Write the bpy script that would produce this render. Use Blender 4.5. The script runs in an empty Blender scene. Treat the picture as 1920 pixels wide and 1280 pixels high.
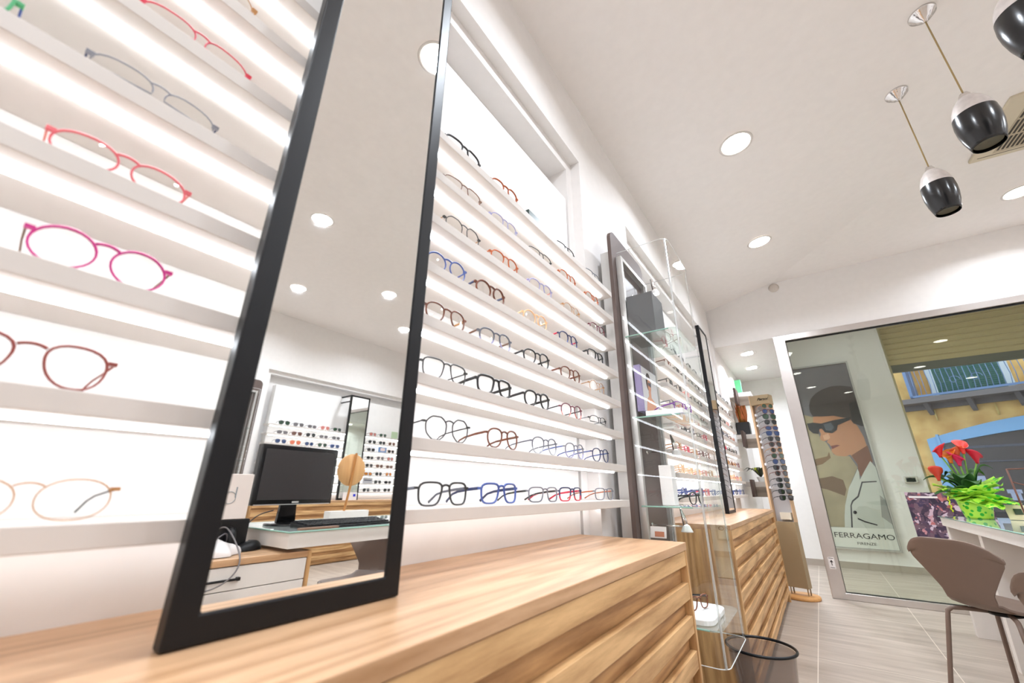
import bpy, bmesh, math, random
from mathutils import Vector, Matrix
random.seed(7)
PI = math.pi
sc = bpy.context.scene
C = sc.collection
CZ = .885                       # eye height above the floor
def Z(r): return r + CZ
def lin(c):
    return tuple(((v/12.92) if v <= .04045 else ((v+.055)/1.055)**2.4) for v in [x/255. for x in c]) + (1.,)

# ------------------------------------------------------------------ camera, world, exposure
yaw, pitch, roll = .624773, .352463, .007739
cy_, sy_, cp_, sp_ = math.cos(yaw), math.sin(yaw), math.cos(pitch), math.sin(pitch)
fw = Vector((-sy_*cp_, cy_*cp_, sp_)); rt = Vector((cy_, sy_, 0)); up = rt.cross(fw)
r2 = rt*math.cos(roll) + up*math.sin(roll); u2 = up*math.cos(roll) - rt*math.sin(roll)
cam_d = bpy.data.cameras.new('camera'); cam = bpy.data.objects.new('camera', cam_d); C.objects.link(cam)
cam.matrix_world = Matrix(((r2.x, u2.x, -fw.x, 0), (r2.y, u2.y, -fw.y, 0), (r2.z, u2.z, -fw.z, CZ), (0, 0, 0, 1)))
cam_d.sensor_width = 36; cam_d.lens = 752.9/1920*36; cam_d.clip_start = .02; cam_d.clip_end = 200
cam_d.dof.use_dof = True; cam_d.dof.focus_distance = 2.0; cam_d.dof.aperture_fstop = 3.2
sc.camera = cam
sc.view_settings.view_transform = 'Standard'; sc.view_settings.look = 'None'
sc.view_settings.exposure = 0.0; sc.view_settings.gamma = 1; sc.view_settings.use_curve_mapping = False
w = bpy.data.worlds.new('world'); sc.world = w; w.use_nodes = True
w.node_tree.nodes['Background'].inputs[0].default_value = (.80, .88, 1., 1)
w.node_tree.nodes['Background'].inputs[1].default_value = 2.4
def light(kind, name, loc, energy, color=(.83, .905, 1.), size=.1, spread=PI, direction=None, **k):
    d = bpy.data.lights.new(name, kind); o = bpy.data.objects.new(name, d); C.objects.link(o)
    o.location = loc; d.energy = energy; d.color = color
    if kind == 'AREA':
        d.shape = k.get('shape', 'DISK'); d.size = size
        if 'size_y' in k: d.size_y = k['size_y']
        d.spread = spread
    if direction: o.rotation_euler = Vector(direction).to_track_quat('-Z', 'Y').to_euler()
    return o
DL = 17.5            # power of one ceiling downlight
LED = 22.0           # glow of the shelf light strips
sun = light('SUN', 'sun', (3, 9, 8), 1.6, (1, .95, .88), direction=(-.25, .55, -.8)); sun.data.angle = .6

# ceiling height: a gently sloping field by the left wall meets a flat field along a curved crease
CR = [(-3.2, 1.72), (.5, 1.70), (1.1, 1.69), (1.7, 1.70), (2.4, 1.72), (3.0, 1.58), (3.5, 1.27), (3.87, .90), (4.4, .48), (5.04, .0)]
def crease(y):
    for (a, b), (c, d) in zip(CR, CR[1:]):
        if y <= c: return b + (d-b)*(y-a)/(c-a)
    return CR[-1][1]
def ceil_z(x, y):
    c = crease(y)
    return Z(2.23) if x >= c else Z(2.055 + .175*max(0, x+.7)/(c+.7))
DOWN = [(0.0, 2.45), (0.0, 3.83), (1.74, 4.40), (2.0, 1.42), (3.45, 1.97), (2.70, 2.70), (3.45, 3.57), (.08, .95),
        (.3, -.6), (2.0, -.3), (3.5, .3), (1.0, -1.9), (3.0, -1.9)]
for i, (x, y) in enumerate(DOWN):
    light('AREA', 'downlight_lamp', (x, y, ceil_z(x, y)-.03), DL, size=.11, direction=(0, 0, -1), spread=2.65)
for x, y in ((-.377, 5.48), (-.41, 6.2)):
    light('AREA', 'downlight_lamp', (x, y, Z(1.587)-.03), 17, size=.1, direction=(0, 0, -1), spread=2.5)

for x in (.6, 1.9):  # unseen fill lights, added to brighten the vestibule behind the pane
    light('AREA', 'vestibule_fill', (x, 6.1, Z(2.33)), 3.6, size=.12, direction=(0, 0, -1), spread=2.8)

# ------------------------------------------------------------------ materials
MATS = {}
def mat(name, col, rough=.5, metal=0., spec=.5, emis=None, es=0., noise=0., nscale=20., coat=0.):
    if name in MATS: return MATS[name]
    m = bpy.data.materials.new(name); m.use_nodes = True; nt = m.node_tree; b = nt.nodes['Principled BSDF']
    c = lin(col) if max(col) > 1.01 else tuple(col)+(1.,)
    b.inputs['Base Color'].default_value = c; b.inputs['Roughness'].default_value = rough
    b.inputs['Metallic'].default_value = metal; b.inputs['Specular IOR Level'].default_value = spec
    b.inputs['Coat Weight'].default_value = coat
    if emis: b.inputs['Emission Color'].default_value = emis; b.inputs['Emission Strength'].default_value = es
    # a faint procedural variation in every material
    tc = nt.nodes.new('ShaderNodeTexCoord'); n = nt.nodes.new('ShaderNodeTexNoise'); n.inputs['Scale'].default_value = nscale
    nt.links.new(tc.outputs['Object'], n.inputs['Vector'])
    mx = nt.nodes.new('ShaderNodeMix'); mx.data_type = 'RGBA'
    k = noise if noise else .03
    mx.inputs[6].default_value = tuple(v*(1-k) for v in c[:3])+(1,); mx.inputs[7].default_value = tuple(min(1, v*(1+k)) for v in c[:3])+(1,)
    nt.links.new(n.outputs['Fac'], mx.inputs[0]); nt.links.new(mx.outputs[2], b.inputs['Base Color'])
    MATS[name] = m; return m
def emission(name, col, s):
    if name in MATS: return MATS[name]
    m = bpy.data.materials.new(name); m.use_nodes = True; nt = m.node_tree; nt.nodes.clear()
    o = nt.nodes.new('ShaderNodeOutputMaterial'); e = nt.nodes.new('ShaderNodeEmission')
    e.inputs[0].default_value = tuple(col)+(1,); e.inputs[1].default_value = s
    nt.links.new(e.outputs[0], o.inputs[0]); MATS[name] = m; return m
def glass(name, tint=(1, 1, 1), ior=1.5, rough=0., haze=0., refl=1.):
    """thin clear sheet: light passes, a Fresnel share is mirrored"""
    if name in MATS: return MATS[name]
    m = bpy.data.materials.new(name); m.use_nodes = True; nt = m.node_tree; nt.nodes.clear()
    o = nt.nodes.new('ShaderNodeOutputMaterial'); t = nt.nodes.new('ShaderNodeBsdfTransparent'); t.inputs[0].default_value = tuple(tint)+(1,)
    g = nt.nodes.new('ShaderNodeBsdfGlossy'); g.inputs['Roughness'].default_value = rough
    g.inputs['Color'].default_value = (refl, refl, refl, 1)
    f = nt.nodes.new('ShaderNodeFresnel'); f.inputs[0].default_value = ior
    ge = nt.nodes.new('ShaderNodeNewGeometry'); im = nt.nodes.new('ShaderNodeMix'); im.inputs[2].default_value = ior; im.inputs[3].default_value = 1/ior   # both faces of a thin sheet mirror alike
    nt.links.new(ge.outputs['Backfacing'], im.inputs[0]); nt.links.new(im.outputs[0], f.inputs[0])
    mx = nt.nodes.new('ShaderNodeMixShader')
    nt.links.new(f.outputs[0], mx.inputs[0]); nt.links.new(g.outputs[0], mx.inputs[2])
    if haze:
        d = nt.nodes.new('ShaderNodeBsdfDiffuse'); d.inputs[0].default_value = (.85, .85, .85, 1)
        m2 = nt.nodes.new('ShaderNodeMixShader'); m2.inputs[0].default_value = haze
        nt.links.new(t.outputs[0], m2.inputs[1]); nt.links.new(d.outputs[0], m2.inputs[2]); nt.links.new(m2.outputs[0], mx.inputs[1])
    else: nt.links.new(t.outputs[0], mx.inputs[1])
    nt.links.new(mx.outputs[0], o.inputs[0]); MATS[name] = m; return m
def wood(name, light_, dark, grain='Y', rough=.45, scale=1., bands=7.):
    if name in MATS: return MATS[name]
    m = bpy.data.materials.new(name); m.use_nodes = True; nt = m.node_tree; b = nt.nodes['Principled BSDF']; L = nt.links.new
    tc = nt.nodes.new('ShaderNodeTexCoord'); mp = nt.nodes.new('ShaderNodeMapping')
    s = dict(X=(.9, 11, 11), Y=(11, .9, 11), Z=(11, 11, .9))[grain]
    mp.inputs['Scale'].default_value = tuple(v*scale for v in s); L(tc.outputs['Object'], mp.inputs[0])
    n0 = nt.nodes.new('ShaderNodeTexNoise'); n0.inputs['Scale'].default_value = .55; n0.inputs['Detail'].default_value = 2; L(mp.outputs[0], n0.inputs['Vector'])
    mul = nt.nodes.new('ShaderNodeMath'); mul.operation = 'MULTIPLY'; mul.inputs[1].default_value = bands; L(n0.outputs['Fac'], mul.inputs[0])
    fr = nt.nodes.new('ShaderNodeMath'); fr.operation = 'FRACT'; L(mul.outputs[0], fr.inputs[0])
    pp = nt.nodes.new('ShaderNodeMath'); pp.operation = 'PINGPONG'; pp.inputs[1].default_value = .5; L(mul.outputs[0], pp.inputs[0])
    n1 = nt.nodes.new('ShaderNodeTexNoise'); n1.inputs['Scale'].default_value = 5; n1.inputs['Detail'].default_value = 6; n1.inputs['Roughness'].default_value = .7; L(mp.outputs[0], n1.inputs['Vector'])
    ad = nt.nodes.new('ShaderNodeMath'); ad.operation = 'MULTIPLY_ADD'; ad.inputs[1].default_value = .8; L(pp.outputs[0], ad.inputs[0]); L(n1.outputs['Fac'], ad.inputs[2])
    cr = nt.nodes.new('ShaderNodeValToRGB'); cr.color_ramp.elements[0].position = .32; cr.color_ramp.elements[1].position = .92
    cr.color_ramp.elements[0].color = lin(dark); cr.color_ramp.elements[1].color = lin(light_); L(ad.outputs[0], cr.inputs[0])
    L(cr.outputs[0], b.inputs['Base Color']); b.inputs['Roughness'].default_value = rough; b.inputs['Specular IOR Level'].default_value = .35
    bp = nt.nodes.new('ShaderNodeBump'); bp.inputs['Strength'].default_value = .08; bp.inputs['Distance'].default_value = .002; L(n1.outputs['Fac'], bp.inputs['Height']); L(bp.outputs[0], b.inputs['Normal'])
    MATS[name] = m; return m
WHITE = mat('white_paint', (244, 240, 237), .75, spec=.2)
CEIL = mat('ceiling_paint', (247, 242, 239), .8, spec=.15)
LACQ = mat('white_lacquer', (240, 237, 234), .45)
SHELF = mat('shelf_lacquer', (207, 199, 192), .5)
BLACK = mat('black_metal', (13, 12, 14), .42, spec=.3)
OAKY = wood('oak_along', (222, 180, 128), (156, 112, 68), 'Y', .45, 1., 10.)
OAKTOP = wood('oak_top', (208, 168, 130), (164, 122, 84), 'Y', .35, 1., 9.)
OAKZ = wood('oak_upright', (214, 170, 118), (150, 106, 64), 'Z', .45, 1., 10.)
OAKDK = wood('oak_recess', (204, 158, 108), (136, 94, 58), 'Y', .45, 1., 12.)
CHROME = mat('chrome', (225, 222, 220), .12, 1.)
STEEL = mat('brushed_steel', (214, 208, 205), .28, .9)
ALU = mat('pale_aluminium', (205, 203, 200), .35, .6)
BROWN = mat('brown_panel', (96, 80, 74), .55)
DARKGREY = mat('dark_grey_card', (88, 88, 88), .6)
TAUPE = mat('taupe_plastic', (122, 102, 90), .5)
MIRROR = mat('mirror_silver', (.93, .94, .93), 0.015, 1.)
GLASS = glass('window_glass', (.88, .91, .86), 1.5)
ACRYL = glass('acrylic', (.97, .975, .97), 1.45)
SHGLASS = glass('shelf_glass', (.86, .93, .90), 1.5, haze=.12)
LENS = glass('clear_lens', (.98, .98, .97), 1.35)
EDGE = mat('polished_edge', (225, 226, 224), .1, spec=.8)
LEDLOW = emission('light_strip_low', (.89, .90, .93), 8)
LEDM = emission('light_strip', (.89, .94, 1.), LED)
LAMPM = emission('lamp_glow', (1, .96, .91), 16)
TRIMW = mat('lamp_rim', (225, 220, 215), .4)

# ------------------------------------------------------------------ mesh builder
class MB:
    def __init__(s): s.v = []; s.f = []; s.m = []; s.sm = []; s.cur = 0; s.mats = []
    def use(s, m):
        if m not in s.mats: s.mats.append(m)
        s.cur = s.mats.index(m); return s
    def add(s, vs, fs, smooth=False):
        o = len(s.v); s.v += [tuple(p) for p in vs]; s.f += [tuple(i+o for i in f) for f in fs]
        s.m += [s.cur]*len(fs); s.sm += [smooth]*len(fs); return s
    def box(s, x0, x1, y0, y1, z0, z1):
        if x0 > x1: x0, x1 = x1, x0
        if y0 > y1: y0, y1 = y1, y0
        if z0 > z1: z0, z1 = z1, z0
        v = [(x, y, z) for z in (z0, z1) for y in (y0, y1) for x in (x0, x1)]
        return s.add(v, [(0, 2, 3, 1), (4, 5, 7, 6), (0, 1, 5, 4), (2, 6, 7, 3), (0, 4, 6, 2), (1, 3, 7, 5)])
    def rbox(s, c, size, M=None):
        x, y, z = [d/2 for d in size]
        v = [Vector((a*x, b*y, d*z)) for d in (-1, 1) for b in (-1, 1) for a in (-1, 1)]
        if M is not None: v = [M @ p for p in v]
        v = [p+Vector(c) for p in v]
        return s.add(v, [(0, 2, 3, 1), (4, 5, 7, 6), (0, 1, 5, 4), (2, 6, 7, 3), (0, 4, 6, 2), (1, 3, 7, 5)])
    def prism(s, poly, axis, a, b):
        """extrude a 2D polygon along axis ('x': poly is (y,z); 'y': (x,z); 'z': (x,y))"""
        def P(p, t): return dict(x=(t, p[0], p[1]), y=(p[0], t, p[1]), z=(p[0], p[1], t))[axis]
        n = len(poly); v = [P(p, a) for p in poly]+[P(p, b) for p in poly]
        return s.add(v, [tuple(range(n)), tuple(range(2*n-1, n-1, -1))]+[(i, (i+1) % n, n+(i+1) % n, n+i) for i in range(n)])
    def tube(s, path, r, n=8, closed=False, ry=None, ref=None, caps=True):
        """sweep an ellipse; r may be a number or a list; ref = direction of the 'r' half axis"""
        P = [Vector(p) for p in path]; N = len(P); vs = []; prev = None
        for i, p in enumerate(P):
            a = P[(i-1) % N] if (closed or i > 0) else P[i]; b = P[(i+1) % N] if (closed or i < N-1) else P[i]
            t = (b-a); t = t.normalized() if t.length > 1e-9 else Vector((0, 0, 1))
            if ref is not None: u = Vector(ref)
            elif prev is not None: u = prev
            else: u = Vector((0, 0, 1)) if abs(t.z) < .9 else Vector((1, 0, 0))
            u = u - t*u.dot(t)
            if u.length < 1e-6: u = t.orthogonal()
            u.normalize(); prev = u; q = t.cross(u)
            ra = r[i] if isinstance(r, (list, tuple)) else r; rb = ra if ry is None else (ry[i] if isinstance(ry, (list, tuple)) else ry)
            for k in range(n):
                th = 2*PI*k/n; vs.append(p+u*math.cos(th)*ra+q*math.sin(th)*rb)
        fs = []
        for i in range(N if closed else N-1):
            j = (i+1) % N
            for k in range(n): fs.append((i*n+k, i*n+(k+1) % n, j*n+(k+1) % n, j*n+k))
        if not closed and caps: fs += [tuple(range(n-1, -1, -1)), tuple(range((N-1)*n, N*n))]
        return s.add(vs, fs, n > 4)
    def lathe(s, prof, n=28, c=(0, 0, 0), M=None):
        vs = []
        for r, z in prof:
            for k in range(n):
                p = Vector((r*math.cos(2*PI*k/n), r*math.sin(2*PI*k/n), z))
                if M is not None: p = M @ p
                vs.append(p+Vector(c))
        fs = [(i*n+k, i*n+(k+1) % n, (i+1)*n+(k+1) % n, (i+1)*n+k) for i in range(len(prof)-1) for k in range(n)]
        return s.add(vs, fs, True)
    def ring(s, axis, a, b, u0, u1, v0, v1, w0, w1=None, w2=None, w3=None):
        """mitred rectangular frame: axis 'x' (u=y, v=z) or 'y' (u=x, v=z); widths left, right, bottom, top"""
        w1 = w0 if w1 is None else w1; w2 = w0 if w2 is None else w2; w3 = w0 if w3 is None else w3
        O = [(u0, v0), (u1, v0), (u1, v1), (u0, v1)]; I = [(u0+w0, v0+w2), (u1-w1, v0+w2), (u1-w1, v1-w3), (u0+w0, v1-w3)]
        P = (lambda t, p: (t, p[0], p[1])) if axis == 'x' else (lambda t, p: (p[0], t, p[1]))
        v = [P(a, p) for p in O]+[P(a, p) for p in I]+[P(b, p) for p in O]+[P(b, p) for p in I]; f = []
        for i in range(4):
            j = (i+1) % 4; f += [(i, j, 4+j, 4+i), (8+i, 8+j, 12+j, 12+i), (i, j, 8+j, 8+i), (4+i, 4+j, 12+j, 12+i)]
        return s.add(v, f)
    def grid(s, fn, nu, nv, smooth=True):
        vs = [fn(i/nu, j/nv) for j in range(nv+1) for i in range(nu+1)]
        return s.add(vs, [(j*(nu+1)+i, j*(nu+1)+i+1, (j+1)*(nu+1)+i+1, (j+1)*(nu+1)+i) for j in range(nv) for i in range(nu)], smooth)
    def build(s, name, m=None, parent=None, bevel=0., label=None, origin=None, solid=0., sub=0):
        off = Vector(parent_origin(parent)) if (parent is not None and not getattr(s, 'local', False)) else Vector((0, 0, 0))
        if parent is None and origin is not None: off = Vector(origin)
        me = bpy.data.meshes.new(name)
        me.from_pydata([tuple(Vector(p)-off) for p in s.v], [], s.f)
        mats = s.mats if s.mats else [m]
        for q in mats: me.materials.append(q)
        me.polygons.foreach_set('material_index', s.m); me.polygons.foreach_set('use_smooth', s.sm); me.update()
        bm = bmesh.new(); bm.from_mesh(me); bmesh.ops.recalc_face_normals(bm, faces=bm.faces); bm.to_mesh(me); bm.free()
        o = bpy.data.objects.new(name, me); C.objects.link(o)
        if parent is not None: o.parent = parent
        elif origin is not None: o.location = origin
        if solid: q = o.modifiers.new('solid', 'SOLIDIFY'); q.thickness = solid; q.offset = 0
        if sub: q = o.modifiers.new('sub', 'SUBSURF'); q.levels = sub; q.render_levels = sub
        if bevel: q = o.modifiers.new('bevel', 'BEVEL'); q.width = bevel; q.segments = 2; q.limit_method = 'ANGLE'; q.angle_limit = .6
        if label: o['label'] = label
        return o
def parent_origin(p):
    o = Vector((0, 0, 0))
    while p is not None: o += p.location; p = p.parent
    return o
def local(): m = MB(); m.local = True; return m
def thing(name, label, cat, loc=(0, 0, 0), rotz=0, group=None):
    o = bpy.data.objects.new(name, None); C.objects.link(o); o.empty_display_size = .05
    o.location = loc; o.rotation_euler = (0, 0, rotz); o['label'] = label; o['category'] = cat
    if group: o['group'] = group
    return o
def tag(o, label, cat, group=None, kind=None):
    o['label'] = label; o['category'] = cat
    if group: o['group'] = group
    if kind: o['kind'] = kind
    return o
def struct(o, kind='structure'):
    o['kind'] = kind; return o
def dup_tree(o, parent=None):
    c = o.copy(); C.objects.link(c)
    if parent is not None: c.parent = parent
    for ch in list(o.children): dup_tree(ch, c)
    return c
def text_obj(name, body, size, parent, loc, rot, m, extrude=.0008, width=None, shear=0., bold=0.):
    cu = bpy.data.curves.new(name, 'FONT'); cu.body = body; cu.size = size; cu.extrude = extrude; cu.align_x = 'CENTER'; cu.align_y = 'CENTER'
    cu.shear = shear; cu.offset = bold
    o = bpy.data.objects.new(name, cu); C.objects.link(o); bpy.context.view_layer.update()
    me = bpy.data.meshes.new_from_object(o.evaluated_get(bpy.context.evaluated_depsgraph_get()))
    bpy.data.objects.remove(o); me.materials.clear(); me.materials.append(m)
    o = bpy.data.objects.new(name, me); C.objects.link(o)
    if width:
        xs = [v.co.x for v in me.vertices]; k = width/(max(xs)-min(xs))
        for v in me.vertices: v.co.x *= k
    o.parent = parent; o.location = Vector(loc)-(parent_origin(parent) if parent else Vector((0, 0, 0))); o.rotation_euler = rot
    return o

# ------------------------------------------------------------------ the room
XW, XO, Y0, Y1 = -.70, 4.52, -3.0, 5.04
# floor: pale wood-look planks with joints
fm = bpy.data.materials.new('floor_tile'); fm.use_nodes = True; nt = fm.node_tree; L = nt.links.new; b = nt.nodes['Principled BSDF']
tc = nt.nodes.new('ShaderNodeTexCoord'); mp = nt.nodes.new('ShaderNodeMapping'); mp.inputs['Rotation'].default_value = (0, 0, .16); mp.inputs['Scale'].default_value = (1.1, 9, 1)
L(tc.outputs['Object'], mp.inputs[0]); n1 = nt.nodes.new('ShaderNodeTexNoise'); n1.inputs['Scale'].default_value = 1.6; n1.inputs['Detail'].default_value = 7; n1.inputs['Roughness'].default_value = .62; L(mp.outputs[0], n1.inputs['Vector'])
cr = nt.nodes.new('ShaderNodeValToRGB'); cr.color_ramp.elements[0].position = .3; cr.color_ramp.elements[1].position = .68
cr.color_ramp.elements[0].color = lin((156, 142, 128)); cr.color_ramp.elements[1].color = lin((192, 178, 165)); L(n1.outputs['Fac'], cr.inputs[0])
br = nt.nodes.new('ShaderNodeTexBrick'); br.offset = .5; br.inputs['Scale'].default_value = 1; br.inputs['Brick Width'].default_value = 1.18; br.inputs['Row Height'].default_value = .59; br.inputs['Mortar Size'].default_value = .0025
br.inputs['Color1'].default_value = (0, 0, 0, 1); br.inputs['Color2'].default_value = (0, 0, 0, 1); br.inputs['Mortar'].default_value = (1, 1, 1, 1)
mp2 = nt.nodes.new('ShaderNodeMapping'); mp2.inputs['Rotation'].default_value = (0, 0, PI/2); mp2.inputs['Location'].default_value = (.3, .19, 0)
L(tc.outputs['Object'], mp2.inputs[0]); L(mp2.outputs[0], br.inputs['Vector'])
mx = nt.nodes.new('ShaderNodeMix'); mx.data_type = 'RGBA'; mx.inputs[7].default_value = lin((222, 210, 196)); L(br.outputs['Color'], mx.inputs[0]); L(cr.outputs[0], mx.inputs[6]); L(mx.outputs[2], b.inputs['Base Color'])
b.inputs['Roughness'].default_value = .38; b.inputs['Specular IOR Level'].default_value = .4
struct(MB().box(-1.0, 6, -3.3, 7.1, -.08, 0).build('floor', fm))
# ceiling
cb = MB(); ys = sorted(set([Y0-.2+i*.25 for i in range(34)]+[a for a, _ in CR if a > -3.2]+[Y1])); ys = [y for y in ys if y <= Y1+1e-6]
vs = []; fs = []
for y in ys:
    c = crease(y); xs = [XW-.02+(c-XW+.02)*k/4 for k in range(5)]+[max(c, XW)+(XO+.4-max(c, XW))*k/3 for k in (1, 2, 3)]
    vs += [(x, y, ceil_z(max(x, XW), y)) for x in xs]
for j in range(len(ys)-1):
    for i in range(7): fs.append((j*8+i, j*8+i+1, (j+1)*8+i+1, (j+1)*8+i))
cb.add(vs, fs)
ce = struct(cb.build('ceiling', CEIL))
struct(MB().box(-1.0, 5.2, -3.4, 5.3, Z(2.30), Z(2.36)).build('ceiling_slab', CEIL))
ce2 = struct(MB().box(-1.0, -.07, 5.16, 7.1, Z(1.5872), Z(1.7)).build('ceiling_back_passage', WHITE))
struct(MB().box(-.07, 3.6, 5.10, 7.45, Z(2.36), Z(2.44)).build('ceiling_vestibule', WHITE))
# left wall: recessed display niches
def niche_wall(name, sgn, X, niches, ylo, yhi, zt, zi=(1.64, 1.575)):
    """X = wall face, sgn=+1 when the room lies at larger x; niches = [(y0,y1)]"""
    m = MB(); d = -sgn
    for k, (dep0, dep1, inset, ztop) in enumerate(((0, .05, 0, zi[0]), (.05, .16, .055, zi[1]))):
        xa, xb = X+d*dep0, X+d*dep1
        y = ylo
        for (a, c) in niches:
            a2, c2 = a+inset, c-inset
            m.box(xa, xb, y, a2, 0, Z(ztop)); y = c2
        m.box(xa, xb, y, yhi, 0, Z(ztop)); m.box(xa, xb, ylo, yhi, Z(ztop), zt)
    m.box(X+d*.16, X+d*.26, ylo, yhi, 0, zt)
    return struct(m.build(name, WHITE))
niche_wall('wall_left', 1, XW, [(-2.2, 1.566), (2.24, 4.86)], Y0-.2, 5.0, Z(2.28))
struct(MB().box(-.95, XW+.02, 5.0, 7.1, 0, Z(1.62)).build('wall_left_passage', WHITE))
niche_wall('wall_right', -1, XO-.12, [(2.24, 5.9)], Y0-.2, 5.3, Z(2.36), zi=(1.45, 1.40))
struct(MB().box(-1.0, 5.0, Y0-.3, Y0-.1, 0, Z(2.36)).build('wall_behind', WHITE))
e = MB(); e.box(-.95, 2.9, Y1, Y1+.12, Z(1.587), Z(2.34)); e.box(2.9, 5.0, Y1, Y1+.12, 0, Z(2.34)); struct(e.build('wall_front', WHITE))
struct(MB().box(-.95, 1.04, 7.0, 7.1, 0, Z(2.4)).build('wall_far', WHITE))
struct(MB().box(1.04, 1.06, 6.995, 7.25, 0, Z(2.4)).build('trim_1', WHITE))
struct(MB().box(3.5, 3.6, 5.16, 7.3, 0, Z(2.4)).build('wall_vestibule', WHITE))
struct(MB().box(-.10, -.04, 5.16, 7.0, Z(1.587), Z(2.4)).build('wall_over_passage', WHITE))
SK = mat('skirting_grey', (176, 164, 152), .5)
struct(MB().box(-.68, 1.04, 6.985, 7.0, 0, .075).build('baseboard_far', SK))
struct(MB().box(2.9, 4.4, Y1-.012, Y1, 0, .075).build('baseboard_front', SK))

# glazed shopfront: polished frame and pane
wf = MB(); fy0, fy1 = Y1-.03, Y1+.06
wf.ring('y', fy0, fy1, -.09, 2.9, .001, Z(1.586), .108, .06, .052, .062)
o = struct(wf.build('window_1', STEEL, bevel=.004))
g_ = struct(MB().box(.018, 2.84, Y1+.006, Y1+.016, .052, Z(1.523)).build('pane', GLASS, o))
gk = MB(); gk.box(.016, .022, Y1-.004, Y1+.03, .05, Z(1.523)); gk.box(.018, 2.84, Y1-.004, Y1+.03, Z(1.518), Z(1.525)); gk.box(.018, 2.84, Y1-.004, Y1+.03, .050, .056); gk.build('gasket', BLACK, o)
st = thing('push_sticker', 'small white notice stuck low on the polished shopfront frame', 'sticker', (-.03, fy0, .28))
MB().box(-.058, -.012, fy0-.0012, fy0, .235, .33).build('sheet', mat('paper', (235, 228, 225), .7), st)
q = MB(); q.box(-.038, -.032, fy0-.002, fy0-.001, .262, .292); q.prism([(-.048, .288), (-.022, .288), (-.035, .308)], 'y', fy0-.002, fy0-.001); q.box(-.052, -.018, fy0-.002, fy0-.001, .318, .322); q.box(-.052, -.018, fy0-.002, fy0-.001, .243, .247); q.build('arrow', mat('ink', (70, 60, 62), .6), st)

# ------------------------------------------------------------------ downlights
first = None
WHERE = ['nearest of the two along the left wall, bright starlike', 'second along the left wall, farther from the camera', 'at the right by the cassette air vent', 'reflected largest in the tall mirror', 'reflected at mid height of the mirror, left', 'reflected at mid height of the mirror, right', 'reflected at the mirror right edge', 'reflected at the top right corner of the tall mirror', 'behind the camera on the left', 'behind the camera in the middle', 'behind the camera on the right', 'at the rear of the shop, left', 'at the rear of the shop, right']
for i, (x, y) in enumerate(DOWN+[(-.377, 5.48), (-.41, 6.2)]):
    psg = i >= len(DOWN)
    lab = ('round white recessed downlight '+WHERE[i]) if not psg else ('round downlight in the low passage ceiling, '+('nearer one' if i == len(DOWN) else 'farther one'))
    z = Z(1.587) if psg else ceil_z(x, y)
    if first is None:
        t = thing('ceiling_light', lab, 'light', (x, y, z), group='recessed ceiling downlights'); R = .097
        local().lathe([(R, 0.0), (R+.002, -.004), (R-.008, -.008), (R-.014, -.004), (R-.016, .002)], 32).build('rim', TRIMW, t)
        local().lathe([(R-.015, -.003), (R*.5, -.0035), (0.0005, -.0035)], 32).build('diffuser', LAMPM, t); first = t
    else:
        t = dup_tree(first); t.location = (x, y, z); t['label'] = lab
    if not psg:
        e_ = .05; nx = -(ceil_z(x+e_, y)-ceil_z(x-e_, y))/(2*e_); ny = -(ceil_z(x, y+e_)-ceil_z(x, y-e_))/(2*e_)
        t.rotation_euler = Vector((nx, ny, 1)).to_track_quat('Z', 'Y').to_euler()
        t.location.z -= .004

# ------------------------------------------------------------------ eyeglasses
def outline(shape, w, h, n=26):
    pts = []
    ex = dict(round=2.0, panto=2.35, square=3.5, rect=3.8, oval=2.2, geo=2.0, aviator=2.5, cat=2.8, half=2.6)[shape]
    for i in range(n):
        t = 2*PI*i/n; c, s = math.cos(t), math.sin(t)
        r = (abs(c)**ex+abs(s)**ex)**(-1/ex); x, z = r*c*w/2, r*s*h/2
        if shape in ('panto', 'square', 'rect'):
            k = dict(panto=.21, square=.20, rect=.16)[shape]
            x *= 1-k*(.5-z/h)*1.2
            x += .07*w*(.5-z/h)
        if shape == 'aviator': x = x*(1-.16*(.5-z/h))+ .10*w*(.5-z/h)*.5; z *= 1.02
        if shape == 'cat': z += .12*h*(x/w)*1.0*(z > 0); x *= 1-.10*(.5-z/h)
        if shape == 'geo':
            q = PI/4; tt = (t+PI/8) % q-q/2; r = .62*math.cos(q/2)/math.cos(tt)+.38*(abs(c)**2.6+abs(s)**2.6)**(-1/2.6); x, z = r*math.cos(t)*w/2*1.04, r*math.sin(t)*h/2*1.06; x *= 1-.17*(.5-z/h)
        pts.append((x, z))
    return pts      # x>0 is the outer (temple) side
def cmat(rgb, rough=.3): return mat('frame_%d_%d_%d' % rgb, rgb, rough, spec=.5, noise=.75 if rgb in ((104, 52, 24), (178, 84, 24)) else .03, nscale=150.)
PAL = dict(black=(28, 26, 26), tort=(104, 52, 24), orange=(178, 84, 24), blue=(62, 84, 150), navy=(34, 44, 84), grey=(92, 94, 104), lilac=(150, 148, 186), peach=(232, 186, 140),
           gold=(176, 124, 70), burgundy=(108, 34, 52), pink=(214, 88, 96), magenta=(190, 16, 120), red=(200, 24, 60), brownred=(134, 52, 40), green=(50, 150, 90), crystal=(168, 170, 176), steel=(120, 120, 128), brown=(110, 74, 52), rose=(216, 130, 120))
GB = dict(round=(.051, .046), panto=(.054, .045), square=(.059, .043), rect=(.059, .037), oval=(.056, .039), geo=(.056, .047), aviator=(.060, .048), cat=(.058, .043), half=(.059, .036))
LM = {}
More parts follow.
